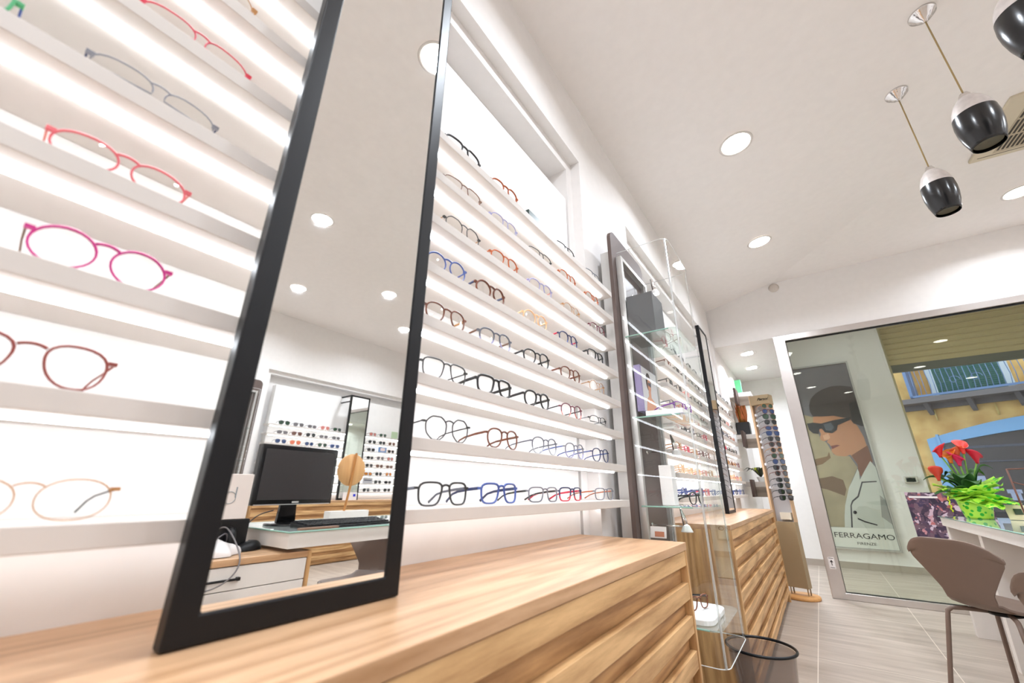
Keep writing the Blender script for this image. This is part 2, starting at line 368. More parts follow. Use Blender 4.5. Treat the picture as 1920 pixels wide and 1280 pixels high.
def lens_mat(k):
    if k == 'clear': return LENS
    if k not in LM: LM[k] = mat('sun_lens_'+k, dict(dark=(34, 36, 38), green=(40, 66, 48), blue=(38, 60, 102), rose=(196, 120, 112), brown=(96, 62, 46), smoke=(110, 104, 106), orange=(214, 110, 80), amber=(190, 110, 20))[k], .08, spec=.8)
    return LM[k]
proto = {}
def glasses(name, label, loc, rotz, shape, color, thick=.0021, temple=None, lens='clear', group=None, lower=None, simple=False, tl=.112, cat='glasses'):
    key = (shape, color, thick, temple, lens, lower, simple, tl)
    if key in proto:
        t = dup_tree(proto[key]); t.location = loc; t.rotation_euler = (0, 0, rotz); t['label'] = label; t['category'] = cat
        if group: t['group'] = group
        t.name = name; return t
    w_, h_ = GB[shape]; n = 16 if simple else 26; O = outline(shape, w_, h_, n)
    br_ = .0130; yc = w_/2+br_/2; W = w_+br_/2; zc = h_/2*(1.04)+thick; m = cmat(PAL[color]); ml = cmat(PAL[lower]) if lower else m; mt = cmat(PAL[temple]) if temple else m
    cx = lambda y: -1.6*y*y
    A = local()
    if simple: t = None
    else: t = thing(name, label, cat, loc, rotz, group)
    dp = thick*1.15
    for s in (1, -1):
        loop = [(cx(s*(yc+x)), s*(yc+x), zc+z) for x, z in O]
        if shape == 'half':   # rim along the top only
            A.use(m).tube([p for p in loop if p[2] > zc-.006][:], dp, 6, ref=(1, 0, 0), ry=thick)
        else:      # rims are heavier along the brow than at the bottom
            A.use(m).tube(loop, dp, 6, closed=True, ref=(1, 0, 0), ry=[thick*(.82+.42*max(0, z/h_+.1)) for x, z in O])
        # end piece out to the hinge
        A.rbox((cx(yc+w_/2)-.002, s*(yc+w_/2+.002), zc+h_*.26), (.006, .008, max(.004, thick*2.2)))
    zb = zc+h_*.31
    A.use(m).tube([(cx(0)*1+.0, y, zb+.0035-(y/(br_/2+.004))**2*.003) for y in [(-1+2*i/8)*(br_/2+.004) for i in range(9)]], dp, 6, ref=(1, 0, 0), ry=thick*1.15)
    def lens_mesh(s):
        q = local(); vs = [(cx(s*(yc+x*.97)), s*(yc+x*.97), zc+z*.97) for x, z in O]+[(cx(yc)+.0008, s*yc, zc)]
        q.add(vs, [(i, (i+1) % n, n) for i in range(n)], True); return q
    def tmp_mesh(s, B):
        yh = s*(yc+w_/2+.0045); xh = cx(yc+w_/2)-.004; zh = zc+h_*.26; th = max(.0015, thick*(1.35 if thick > .0018 else 1.1))
        pts = [(xh, yh, zh), (xh-tl*.3, yh-s*.001, zh-.003), (xh-tl*.62, yh-s*.004, zh-.008), (xh-tl*.8, yh-s*.006, zh-.014), (xh-tl, yh-s*.009, .0045)]
        return B.tube(pts, [th, th, th*.85, th*.8, th], 6, ref=(0, 0, 1), ry=.0012)
    if simple:
        for s in (1, -1):
            A.use(lens_mat(lens)); L_ = lens_mesh(s); A.add(L_.v, L_.f, True)
            A.use(mt); tmp_mesh(s, A)
        t = A.build(name); t.location = loc; t.rotation_euler = (0, 0, rotz); tag(t, label, cat, group)
    else:
        if lower:
            # two-tone front: lower half of the rims in the second colour
            A.use(ml); mi = A.cur
            for i, f in enumerate(A.f):
                if all(A.v[k][2] < zc-h_*.05 for k in f): A.m[i] = mi
        A.build('front_frame', m, t)
        for s in (1, -1):
            lens_mesh(s).build('lens', lens_mat(lens), t)
            B = tmp_mesh(s, local()); B.build('temple', mt, t)
    proto[key] = t; return t
ORD = ['bottom', 'second', 'third', 'fourth', 'fifth', 'sixth', 'seventh', 'top']
def shelf_word(k): return 'bottom shelf' if k == 0 else ('top shelf' if k == 7 else ORD[k]+' shelf up')
NTH = ['first', 'second', 'third', 'fourth', 'fifth', 'sixth', 'seventh', 'eighth', 'ninth', 'tenth', 'eleventh', 'twelfth', 'thirteenth', 'fourteenth', 'fifteenth', 'sixteenth', 'lowest']
SHZ = lambda k: Z(-.035+.127*k)
XG = -.618
CW = dict(black='black', tort='dark tortoiseshell', orange='orange tortoiseshell', blue='blue', navy='navy blue', grey='grey', lilac='pale lilac', peach='peach', gold='thin gold', burgundy='burgundy', pink='pink', magenta='magenta', red='red', brownred='reddish brown', green='green', crystal='clear', steel='steel grey', brown='brown', rose='rose')
SW = dict(round='round', panto='rounded', square='square', rect='rectangular', oval='oval', geo='geometric', aviator='aviator', cat='cat-eye', half='half-rim')
ROWS = {
 0: [('square', 'black', .0022, 'grey', None), ('square', 'blue', .0026, 'navy', None), ('rect', 'steel', .0020, 'black', 'grey'), ('rect', 'navy', .0022, 'red', 'red'), ('rect', 'steel', .0018, 'orange', None)],
 1: [('geo', 'black', .0015, 'black', None), ('panto', 'tort', .0022, 'tort', None), ('panto', 'grey', .0018, 'grey', 'crystal'), ('panto', 'steel', .0018, 'blue', 'lilac'), ('panto', 'navy', .0018, 'blue', None)],
 2: [('square', 'black', .0016, 'black', None), ('square', 'black', .0030, 'black', None), ('panto', 'black', .0028, 'black', None), ('panto', 'burgundy', .0018, 'black', 'rose'), ('half', 'black', .0013, 'steel', None)],
 3: [('panto', 'tort', .0021, 'gold', None), ('panto', 'grey', .0022, 'brown', 'lilac'), ('panto', 'black', .0024, 'black', None), ('panto', 'tort', .0022, 'tort', None), ('round', 'gold', .0010, 'gold', None)],
 4: [('round', 'blue', .0020, 'blue', None), ('round', 'tort', .0028, 'navy', None), ('round', 'peach', .0022, 'peach', None), ('panto', 'navy', .0022, 'red', 'blue'), ('square', 'black', .0024, 'black', None)],
 5: [('geo', 'black', .0013, 'gold', None), ('panto', 'orange', .0021, 'orange', None), ('panto', 'lilac', .0018, 'rose', None), ('round', 'gold', .0010, 'gold', None), ('panto', 'burgundy', .0016, 'brown', None)],
 6: [('square', 'brown', .0014, 'orange', None), ('panto', 'lilac', .0015, 'crystal', None), ('rect', 'black', .0014, 'black', None), ('panto', 'orange', .0018, 'orange', None), ('round', 'orange', .0018, 'peach', None)],
 7: [('square', 'black', .0026, 'tort', None), ('panto', 'orange', .0024, 'orange', None), None, ('rect', 'black', .0016, 'black', None), ('rect', 'steel', .0016, 'steel', None)],
}
YC = [[.640, .828, 1.030, 1.190, 1.445], [.640, .838, 1.040, 1.228, 1.432], [.622, .800, 1.002, 1.218, 1.432], [.612, .798, 1.002, 1.222, 1.440], [.602, .772, .998, 1.218, 1.448], [.652, .834, 1.034, 1.255, 1.484], [.644, .828, 1.036, 1.234, 1.450], [.636, .828, 1.07, 1.226, 1.475]]
POSW = ['first from the black mirror', 'second from the black mirror', 'in the middle of the row', 'fourth from the black mirror', 'last before the brown panel']
for k, row in ROWS.items():
    for j, g in enumerate(row):
        if g is None: continue
        sh, co, th, te, lo = g
        lab = '%s %s eyeglasses, %s, %s' % (CW[co], SW[sh], POSW[j], shelf_word(k))
        glasses('eyeglasses', lab, (XG, YC[k][j]-.01, SHZ(k)+.0008), -random.uniform(.02, .12), sh, co, th, te, 'clear', 'eyeglasses on the shelves beside the large mirror', lo)
LEFT = [(0, .067, 'oval', 'gold', .0009, 'black'), (1, .032, 'panto', 'brownred', .0017, 'brownred'), (2, .055, 'round', 'magenta', .0016, 'brown'), (3, .042, 'oval', 'pink', .0015, 'rose'),
        (4, .044, 'half', 'steel', .0010, 'navy'), (5, .062, 'half', 'red', .0012, 'red'), (6, .050, 'round', 'gold', .0009, 'gold'), (4, -.150, 'cat', 'green', .0020, 'blue'), (0, -.16, 'oval', 'gold', .0008, 'brown')]
for k, y, sh, co, th, te in LEFT:
    glasses('eyeglasses', '%s %s eyeglasses left of the large black mirror, %s%s' % (CW[co], SW[sh], shelf_word(k), ', at the photo edge' if y < -.1 else ''), (XG, y-.004, SHZ(k)+.0008), 0, sh, co, th, te, 'clear', 'colourful eyeglasses left of the large mirror')

# ------------------------------------------------------------------ lit shelf units
def shelf_unit(label, X, sgn, y0, y1, zs, thick, depth, pan, ledy, ptop):
    """zs = shelf top heights; X = front edge; sgn=+1 faces +x"""
    t = thing('shelf_unit', label, 'shelves', (X, (y0+y1)/2, zs[0]-thick), 0)
    d = -sgn
    MB().box(X+d*depth, X+d*(depth+.10), pan[0], pan[1], zs[0]-.12, ptop).build('back_panel', LACQ, t)
    for z in zs:
        s = MB().box(X, X+d*depth, y0, y1, z-thick, z).build('shelf', SHELF, t, bevel=.0012)
        q_ = .038 if z > zs[0] else .105
        MB().box(X+d*q_, X+d*(q_+.011), ledy[0], ledy[1], z-thick-.005, z-thick).build('light_strip', LEDM if z > zs[0] else LEDLOW, s)
    return t
ZS = [SHZ(k) for k in range(8)]
shelf_unit('white wall shelves with light strips behind the large black mirror, nearest the camera', -.60, 1, -1.6, 1.614, ZS, .0245, .15, (-1.9, 1.489), (-1.5, 1.575), Z(1.37))
shelf_unit('white lit shelves beyond the acrylic showcase, above the second counter', -.60, 1, 2.40, 5.0, ZS, .0245, .15, (2.42, 4.74), (2.44, 4.95), Z(1.37))
OX = 4.24
OZ = [Z(-.052+.114*k) for k in range(8)]
shelf_unit('white lit sunglass shelves on the opposite wall, seen in the mirror', OX, -1, 2.30, 4.95, OZ, .02, .14, (2.36, 5.0), (2.34, 4.9), Z(1.26))

bx = thing('eyewear_box', 'dark green oblong box lying on the top shelf beside orange glasses', 'box', (-.66, 1.05, SHZ(7)))
MB().box(-.69, -.622, .955, 1.13, SHZ(7), SHZ(7)+.052).build('case', mat('dark_green', (44, 66, 60), .35), bx, bevel=.002)
MB().box(-.6215, -.6205, 1.035, 1.05, SHZ(7)+.018, SHZ(7)+.032).build('gold_mark', mat('gold_print', (190, 160, 90), .4, .6), bx)

# glasses on the far unit
GS = ['panto', 'round', 'square', 'rect', 'geo', 'oval', 'cat']; GC = ['black', 'tort', 'gold', 'red', 'blue', 'grey', 'navy', 'peach', 'burgundy', 'steel', 'orange', 'rose']
rnd = random.Random(3)
colc = {0: ['navy', 'blue', 'navy', 'red', 'blue'], 1: ['gold', 'peach', 'rose'], 2: ['gold', 'red', 'burgundy', 'tort'], 3: ['black', 'red', 'black'], 4: ['orange', 'grey', 'tort'], 5: ['rose', 'black'], 6: ['black', 'tort'], 7: ['grey', 'steel', 'black']}
for k in range(8):
    for j in range(12):
        y = 2.55+j*.208+rnd.uniform(-.01, .01)
        if 3.50 < y < 3.86 or y > 4.9: continue
        co = rnd.choice(colc[k]); sh = rnd.choice(GS)
        pw = (NTH[j]+' from the showcase') if j < 5 else (NTH[j-6]+' past the mirror')
        glasses('eyeglasses', '%s %s eyeglasses, far lit unit, %s, %s' % (CW[co], SW[sh], shelf_word(k), pw), (XG, y, SHZ(k)+.0008), 0, sh, co, .0021, None, 'clear', 'eyeglasses on the far lit shelves')
# sunglasses on the opposite wall, seen in the mirror
SL = [['dark', 'smoke', 'dark', 'dark'], ['dark', 'brown', 'dark'], ['amber', 'dark', 'smoke'], ['dark', 'brown', 'dark'], ['rose', 'dark', 'smoke'], ['dark', 'blue', 'dark'], ['smoke', 'dark', 'brown'], ['rose', 'dark', 'green']]
SPEC = {7: [('aviator', 'black', 'green'), ('square', 'grey', 'smoke'), ('oval', 'steel', 'smoke'), ('panto', 'rose', 'rose'), ('square', 'black', 'green')],
        6: [('rect', 'black', 'smoke'), ('square', 'burgundy', 'brown'), ('panto', 'black', 'dark'), ('oval', 'steel', 'smoke'), ('oval', 'steel', 'smoke')],
        5: [('aviator', 'steel', 'blue'), ('aviator', 'gold', 'orange'), ('round', 'steel', 'blue'), ('panto', 'black', 'green'), ('square', 'blue', 'blue')]}
for k in range(8):
    for j in range(10):
        y = 2.50+j*.185
        if 3.28 < y < 3.74: continue
        left = y < 3.3
        if left:
            if k < 5 and j < 4: continue       # behind the monitor
            if k in SPEC: sh, co, le = SPEC[k][min(j, 4)]
            else: sh, co, le = rnd.choice(['panto', 'square', 'oval']), 'black', rnd.choice(SL[k])
        else:
            y += .04; sh = rnd.choice(['panto', 'square', 'oval', 'cat', 'round']); le = rnd.choice(SL[k]); co = rnd.choice(['black', 'tort', 'black', 'brown'])
            if (k == 7 and j == 9) or (k == 5 and j == 8) or (k == 1 and j == 7): continue
        side = 'left' if left else 'right'
        pos = (NTH[j]+' from the left') if left else (NTH[j-7]+' past the mirror')
        glasses('sunglasses', '%s %s sunglasses, opposite wall, %s, %s' % (CW[co], SW[sh], shelf_word(k), pos),
                (OX+.022, y, OZ[k]+.0008), PI+rnd.uniform(-.15, .15), sh, co, .0022, None, le, 'sunglasses on the opposite wall', None, True, .10, 'sunglasses')
for (lab, k, y, wd, ht, rgb) in (('pale green square card among sunglasses, opposite top shelf', 7, 4.24, .115, .105, (176, 196, 160)), ('blue framed card among sunglasses, opposite sixth shelf', 5, 4.04, .14, .085, (96, 130, 176)), ('grey flat sign among sunglasses, opposite second shelf', 1, 3.84, .16, .09, (186, 186, 188))):
    t = thing('display_card', lab, 'card', (OX+.03, y, OZ[k]), group='small cards on the opposite shelves')
    MB().box(OX+.02, OX+.035, y-wd/2, y+wd/2, OZ[k], OZ[k]+ht).build('card', mat('card_%d' % k, rgb, .6), t, bevel=.001)
    if k == 5: MB().box(OX+.0185, OX+.02, y-wd*.3, y+wd*.3, OZ[k]+ht*.25, OZ[k]+ht*.78).build('picture', mat('card_pic', (225, 205, 200), .6), t)
    if k == 1: MB().box(OX+.0185, OX+.02, y-wd*.4, y+wd*.4, OZ[k]+ht*.45, OZ[k]+ht*.6).build('dark_line', mat('card_ink', (70, 76, 96), .6), t)

# ------------------------------------------------------------------ oak counters with recessed slats
def counter(label, xf, xb, y0, y1, ztop, sgn):
    """xf front plane, xb wall side; sgn=+1 front faces +x"""
    t = thing('counter_cabinet', label, 'counter', ((xf+xb)/2, (y0+y1)/2, 0)); d = -sgn
    tt = .022
    MB().box(xf, xb, y0, y1, ztop-tt, ztop).build('countertop', OAKTOP, t, bevel=.0015)
    for yy in (y0, y1-.018): MB().box(xf, xb, yy, yy+.018, 0, ztop-tt).build('side_panel', OAKZ, t, bevel=.001)
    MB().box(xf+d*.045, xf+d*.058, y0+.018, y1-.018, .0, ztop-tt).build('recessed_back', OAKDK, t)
    z = ztop-tt-.0015; k = 0
    while z > .07:
        h = .040 if k == 0 else .043
        MB().box(xf+d*.002, xf+d*.02, y0+.0195, y1-.0195, z-h, z).build('slat', OAKY, t, bevel=.0012)
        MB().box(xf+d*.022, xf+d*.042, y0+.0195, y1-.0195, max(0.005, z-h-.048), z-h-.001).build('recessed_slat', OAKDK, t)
        z -= .086; k += 1
    return t
CT = Z(-.154)
counter('long oak slatted counter in the foreground under the large black mirror', -.377, -.75, -1.9, 1.476, CT, 1)
counter('second oak slatted counter farther along the wall behind the acrylic showcase', -.377, -.75, 2.306, 4.632, CT, 1)
counter('oak slatted counter on the opposite wall, seen low in the mirror', 4.02, 4.375, 2.2, 5.0, CT, -1)

# ------------------------------------------------------------------ tall black framed mirrors
def tall_mirror(label, xf, sgn, y0, y1, z0, z1, fw_, dep, group=None, bracket=0.):
    t = thing('standing_mirror', label, 'mirror', (xf, (y0+y1)/2, z0), group=group); d = -sgn
    m = MB(); xa, xb = xf, xf+d*dep
    m.ring('x', xa, xb, y0, y1, z0, z1, fw_, fw_, fw_*1.02, fw_)
    if bracket:
        m.box(xb, xb+d*bracket, y0, y0+.02, z1-.02, z1); m.box(xb, xb+d*bracket, y1-.02, y1, z1-.02, z1)
        m.box(xb, xb+d*bracket, y0, y0+.02, z1-.10, z1-.085)
    m.build('frame', BLACK, t, bevel=.0025)
    MB().box(xf+d*.003, xf+d*(dep*.8), y0+fw_-.001, y1-fw_+.001, z0+fw_, z1-fw_+.001).build('mirror_glass', MIRROR, t)
    return t
tall_mirror('large black framed mirror leaning height-wise on the foreground counter', -.549, 1, .182, .473, CT+.001, Z(1.36), .0285, .022, 'tall mirrors on the counters')
tall_mirror('narrow black framed mirror on the second counter beyond the acrylic showcase', -.549, 1, 3.42, 3.72, CT+.001, Z(1.30), .02, .028, 'tall mirrors on the counters', .02)
om = tall_mirror('black framed mirror on the opposite counter, seen in the large mirror', 4.13, -1, 3.30, 3.62, CT+.001, Z(1.27), .024, .03, 'tall mirrors on the counters', .26)
lg = thing('small_sign', 'little white sign with a blue square at the foot of the opposite mirror', 'sign', (4.08, 3.5, CT))
MB().box(4.085, 4.095, 3.36, 3.57, CT, CT+.10).build('card', mat('paper', (235, 228, 225), .7), lg)
MB().box(4.083, 4.085, 3.51, 3.545, CT+.045, CT+.078).build('blue_square', mat('sign_blue', (20, 40, 190), .5), lg)

# ------------------------------------------------------------------ brown panel and acrylic showcase
def rounded(y0, y1, z0, z1, r, n=6, top_only=True):
    p = [(y0, z0), (y1, z0)]
    for c, a0 in (((y1-r, z1-r), 0), ((y0+r, z1-r), PI/2)):
        p += [(c[0]+r*math.cos(a0+PI/2*i/n), c[1]+r*math.sin(a0+PI/2*i/n)) for i in range(n+1)]
    return p
def showcase(label, X, sgn, y0, y1, zt, detailed):
    t = thing('showcase', label, 'showcase', (X, (y0+y1)/2, 0)); d = -sgn
    MB().prism(rounded(y0, y1, .02, zt, .055), 'x', X, X+d*.018).build('brown_panel', BROWN, t, bevel=.001)
    MB().box(X+d*.02, X+d*.07, y0+.03, y1-.03, .0, zt-.11).build('wall_channel', ALU, t)
    f = MB(); a, c = y0+.045, y1-.05; xa, xb = X-d*.001, X-d*.030; ft = zt-.145
    f.box(xa, xb, a, a+.022, .1, ft); f.box(xa, xb, c-.022, c, .1, ft); f.box(xa, xb, a+.022, c-.022, ft-.022, ft); f.build('channel_frame', ALU, t, bevel=.002)
    MB().box(X-d*.001, X-d*.004, a+.022, c-.022, .1, ft-.022).build('inner_panel', mat('inner_brown', (84, 70, 66), .4), t)
    # acrylic U in plan: side, rounded corner, front, corner, side
    u0, u1 = y0-.015, y1-.105; xi, xo = X-d*.03, X-d*.262; R = .035; zb, ztp = Z(-.53), zt-.165
    pl = [(xi, u0), (xo+d*R, u0)]
    for i in range(1, 7): th = PI/2*i/6; pl.append((xo+d*R-d*R*math.sin(th), u0+R-R*math.cos(th)))
    for i in range(0, 7): th = PI/2*i/6; pl.append((xo+d*R-d*R*math.cos(th), u1-R+R*math.sin(th)))
    pl.append((xi, u1))
    A = MB(); n = len(pl); A.add([(x, y, zb) for x, y in pl]+[(x, y, ztp) for x, y in pl], [(i, i+1, n+i+1, n+i) for i in range(n-1)], False)
    A.build('acrylic_cover', ACRYL, t)
    E_ = MB()
    for z in (zb, ztp): E_.tube([(x, y, z) for x, y in pl], .0016, 6)
    E_.build('polished_edge', EDGE, t)
    V = MB(); V.tube([(xo+d*R*.3, u0+R*.3, zb), (xo+d*R*.3, u0+R*.3, ztp)], .0042, 8); V.tube([(xo+d*R*.3, u1-R*.3, zb), (xo+d*R*.3, u1-R*.3, ztp)], .0022, 6); V.tube([(xi, u1, zb), (xi, u1, ztp)], .002, 6)
    V.build('corner_glint', glass('glint', (.9, .92, .91), 1.6, haze=.35), t)
    zs_ = (.645, .285, -.055, -.43)
    for zz in zs_:
        s = MB(); q = [(xi-d*.0, u0+.01), (xo+d*.045, u0+.01)]
        for i in range(1, 6): th = PI/2*i/5; q.append((xo+d*.045-d*.035*math.sin(th), u0+.045-.035*math.cos(th)))
        for i in range(0, 6): th = PI/2*i/5; q.append((xo+d*.045-d*.035*math.cos(th), u1-.045+.035*math.sin(th)))
        q.append((xi, u1-.01))
        s.prism(q, 'z', Z(zz)-.006, Z(zz)).build('glass_shelf', SHGLASS, t)
        MB().tube([(xi+d*0, u0+.011, Z(zz)-.003), (xo+d*.045, u0+.011, Z(zz)-.003)], .003, 6).build('shelf_edge', mat('glass_green_edge', (150, 190, 175), .15), t)
    return t
showcase('tall clear acrylic showcase with brown rounded back panel between the two counters', -.600, 1, 1.66, 2.14, Z(1.235), True)
showcase('brown rounded display panel with acrylic case on the opposite wall, at the mirror left edge', 4.36, -1, 1.70, 2.19, Z(1.27), False)
# things in the showcase
def on(zz): return Z(zz)+.0005
t = thing('carton', 'large dark grey box on the top glass shelf of the showcase', 'box', (-.53, 1.80, on(.645)))
MB().box(-.565, -.445, 1.70, 1.86, on(.645), on(.645)+.21).build('box_body', DARKGREY, t, bevel=.002)
t = thing('portrait_block', 'lilac edged block with a portrait of a dark-haired person in the showcase', 'picture', (-.54, 1.78, on(.285)))
MB().box(-.562, -.535, 1.70, 1.93, on(.285)+.03, on(.285)+.235).build('block', mat('lilac', (150, 138, 178), .5), t, bevel=.001)
xx = -.535
MB().box(xx, xx+.0012, 1.715, 1.925, on(.285)+.035, on(.285)+.232).build('print', mat('print_grey', (208, 205, 206), .5), t)
def poly(name, pts, x0, x1, m, par): MB().prism(pts, 'x', x0, x1).build(name, m, par)
zb_ = on(.285)
poly('hair', [(1.80+.034*math.cos(a), zb_+.175+.042*math.sin(a)) for a in [2*PI*i/16 for i in range(16)]], xx+.0012, xx+.002, mat('dark_hair', (60, 46, 44), .6), t)
poly('face', [(1.805+.022*math.cos(a), zb_+.158+.034*math.sin(a)) for a in [2*PI*i/16 for i in range(16)]], xx+.002, xx+.0026, mat('print_skin', (206, 150, 122), .6), t)
poly('shoulders', [(1.74, zb_+.037), (1.76, zb_+.09), (1.79, zb_+.11), (1.79, zb_+.13), (1.82, zb_+.13), (1.82, zb_+.105), (1.87, zb_+.09), (1.89, zb_+.037)], xx+.0012, xx+.0022, mat('print_skin', (206, 150, 122), .6), t)
poly('printed_sunglasses', [(1.785, zb_+.160), (1.79, zb_+.172), (1.825, zb_+.172), (1.828, zb_+.158), (1.815, zb_+.153), (1.806, zb_+.163), (1.798, zb_+.153)], xx+.0026, xx+.0032, mat('dark_lens_print', (50, 60, 80), .4), t)
t = thing('riser_block', 'white and lilac riser under purple glasses in the showcase', 'riser', (-.45, 1.80, on(.285)))
MB().box(-.53, -.38, 1.70, 1.95, on(.285), on(.285)+.028).build('block_body', LACQ, t, bevel=.002)
MB().box(-.53, -.3795, 1.6995, 1.9505, on(.285), on(.285)+.008).build('lilac_base', mat('lilac', (150, 138, 178), .5), t)
PAL['purple'] = (120, 40, 150); CW['purple'] = 'purple'
glasses('eyeglasses', 'purple eyeglasses on the riser inside the acrylic showcase', (-.40, 1.82, on(.285)+.029), -.3, 'rect', 'purple', .002, None, 'clear')
glasses('eyeglasses', 'dark eyeglasses lying on the lowest clear shelf of the showcase', (-.40, 1.83, on(-.055)), -.2, 'panto', 'black', .0026, None, 'clear')
glasses('eyeglasses', 'thin brown eyeglasses high in the acrylic showcase', (-.42, 1.86, on(.645)), -.5, 'round', 'tort', .0012, None, 'clear')
t = thing('white_carton', 'small white upright box on the third glass shelf of the showcase', 'box', (-.50, 1.75, on(-.055)))
MB().box(-.51, -.462, 1.725, 1.785, on(-.055), on(-.055)+.15).build('box_body', LACQ, t, bevel=.002)
t = thing('white_tray', 'white round-cornered tray low in the acrylic showcase', 'tray', (-.45, 1.8, on(-.43)))
MB().prism([(-.55, 1.68)]+[(-.415+.04*math.sin(PI/2*i/6), 1.72-.04*math.cos(PI/2*i/6)) for i in range(7)]+[(-.415+.04*math.cos(PI/2*i/6), 1.89+.04*math.sin(PI/2*i/6)) for i in range(7)]+[(-.55, 1.93)], 'z', on(-.43), on(-.43)+.018).build('tray_body', LACQ, t, bevel=.003)
glasses('eyeglasses', 'dark tortoiseshell eyeglasses standing on the white tray low in the showcase', (-.44, 1.80, on(-.43)+.0185), -.35, 'square', 'tort', .0026, 'black', 'clear')
for i, zz in enumerate((.92, .13, -.165)):
    w_ = ['upper', 'middle', 'lower'][i]; zz += .03; h = Vector((-.485+.01*i, 1.90-.03*i, Z(zz)))
    t = thing('spot_lamp', 'chrome spot lamp on a thin arm, %s one in the acrylic showcase' % w_, 'lamp', (-.57, h.y, Z(zz)), group='chrome spot lamps of the showcase')
    MB().tube([(-.596, h.y, Z(zz)), (h.x, h.y, Z(zz)+.0)], .0025, 8).build('arm', CHROME, t)
    MB().tube([(-.598, h.y, Z(zz)), (-.592, h.y, Z(zz))], .009, 12).build('wall_disc', CHROME, t)
    MB().tube([(h.x-.01, h.y, h.z+.07), (h.x, h.y, h.z+.03), (h.x+.004, h.y, h.z)], [.003, .009, .011], 14).build('lamp_body', CHROME, t)
    MB().lathe([(.012, .012), (.022, -.008), (.023, -.012), (.020, -.012)], 20, (h.x+.006, h.y, h.z-.008)).build('reflector', LACQ, t)
    MB().lathe([(.020, -.010), (.0005, -.010)], 20, (h.x+.006, h.y, h.z-.008)).build('bulb', emission('spot_glow', (1, .96, .9), [14., 14., 14.][i]), t)
    light('AREA', 'spot_lamp_glow', (h.x+.006, h.y, h.z-.022), .5, size=.035, direction=(.1, 0, -1), spread=2)
t = thing('leaflet', 'small white leaflet leaning on the brown panel behind the counter corner', 'leaflet', (-.47, 1.66, CT))
MB().rbox((-.53, 1.70, Z(-.150)), (.06, .003, .04), Matrix.Rotation(-.25, 3, 'X')).build('sheet', mat('paper', (235, 228, 225), .7), t)
MB().rbox((-.525, 1.6965, Z(-.156)), (.035, .003, .018), Matrix.Rotation(-.25, 3, 'X')).build('printed_patch', mat('print_brown', (190, 120, 90), .6), t)

# ------------------------------------------------------------------ passage end: corner shelves, box frames, plants
def block(name, label, cat, x0, x1, y0, y1, z0, z1, m, pname='board', bevel=.002, group=None):
    t = thing(name, label, cat, ((x0+x1)/2, (y0+y1)/2, z0), group=group); MB().box(x0, x1, y0, y1, z0, z1).build(pname, m, t, bevel=bevel); return t
DB = mat('dark_brown_wood', (70, 50, 42), .5); GB_ = wood('grey_brown', (150, 136, 122), (112, 98, 86), 'X')
for i, (zz, yy) in enumerate(((1.13, 5.9), (.63, 5.9), (.10, 5.9))):
    w_ = ['top', 'middle', 'lowest'][i]
    t = block('corner_shelf', 'white corner shelf at the passage end, %s of three' % w_, 'shelf', -.68, -.44, 5.55, 6.25, Z(zz)-.05, Z(zz), SHELF, group='corner shelves at the passage end')
    MB().box(-.60, -.575, 5.32, 5.54, Z(zz)-.16, Z(zz)+.02).build('dark_end', DB, t, bevel=.001)
    MB().box(-.575, -.46, 5.53, 5.549, Z(zz)-.16, Z(zz)-.055).build('grey_front', GB_, t, bevel=.001)
t = block('glass_strip', 'upright bright green glass strip on the top corner shelf', 'panel', -.66, -.585, 6.15, 6.18, Z(1.1305), Z(1.43), mat('green_glass', (110, 215, 150), .25), 'strip')
# vase with dried stems
t = thing('dried_arrangement', 'orange dried flowers in a black square pot on the middle corner shelf', 'plant', (-.60, 5.72, Z(.6305)))
MB().prism([(-.67, 5.65), (-.53, 5.65), (-.53, 5.79), (-.67, 5.79)], 'z', Z(.6305), Z(.79)).build('pot', mat('black_pot', (24, 24, 28), .35), t, bevel=.004)
m = MB(); rr = random.Random(5)
for i in range(44):
    a = rr.uniform(-.7, .7); hgt = rr.uniform(.14, .30); x = -.60+.045*rr.uniform(-1, 1); y = 5.72+.04*rr.uniform(-1, 1); tx, ty = x+a*.06, y+rr.uniform(-.05, .05)
    m.use(mat('dry_orange', (220, 130, 80), .6) if i % 3 else mat('dry_gold', (170, 120, 50), .6))
    m.tube([(x, y, Z(.785)), ((x+tx)/2, (y+ty)/2, Z(.785)+hgt*.6), (tx, ty, Z(.785)+hgt)], [.003, .011, .003], 6)
m.build('dried_stems', None, t)
t = thing('potted_plant', 'small leafy plant with dark grey and yellow leaves on the lowest corner shelf', 'plant', (-.52, 5.72, Z(.1005)))
MB().lathe([(.03, 0), (.045, .05), (.047, .055)], 16, (-.52, 5.72, Z(.1005))).build('pot', LACQ, t)
m = MB()
for i in range(14):
    a = 2*PI*i/14+.2; L_ = .10+.05*(i % 3)
    m.use(mat('leaf_dark', (78, 84, 70), .5) if i % 3 else mat('leaf_yellow', (190, 200, 60), .5))
    b0 = Vector((-.52, 5.72, Z(.15))); dr = Vector((math.cos(a), math.sin(a), 0)); side = Vector((-math.sin(a), math.cos(a), 0))
    pts = [b0+dr*L_*s_+Vector((0, 0, .11*math.sin(s_*2.4))) for s_ in (0, .35, .7, 1)]; ws = (.004, .02, .018, .002)
    m.add([p+side*w_ for p, w_ in zip(pts, ws)]+[p-side*w_ for p, w_ in zip(pts, ws)], [(0, 1, 5, 4), (1, 2, 6, 5), (2, 3, 7, 6)], True)
m.build('leaves', None, t, solid=.001)

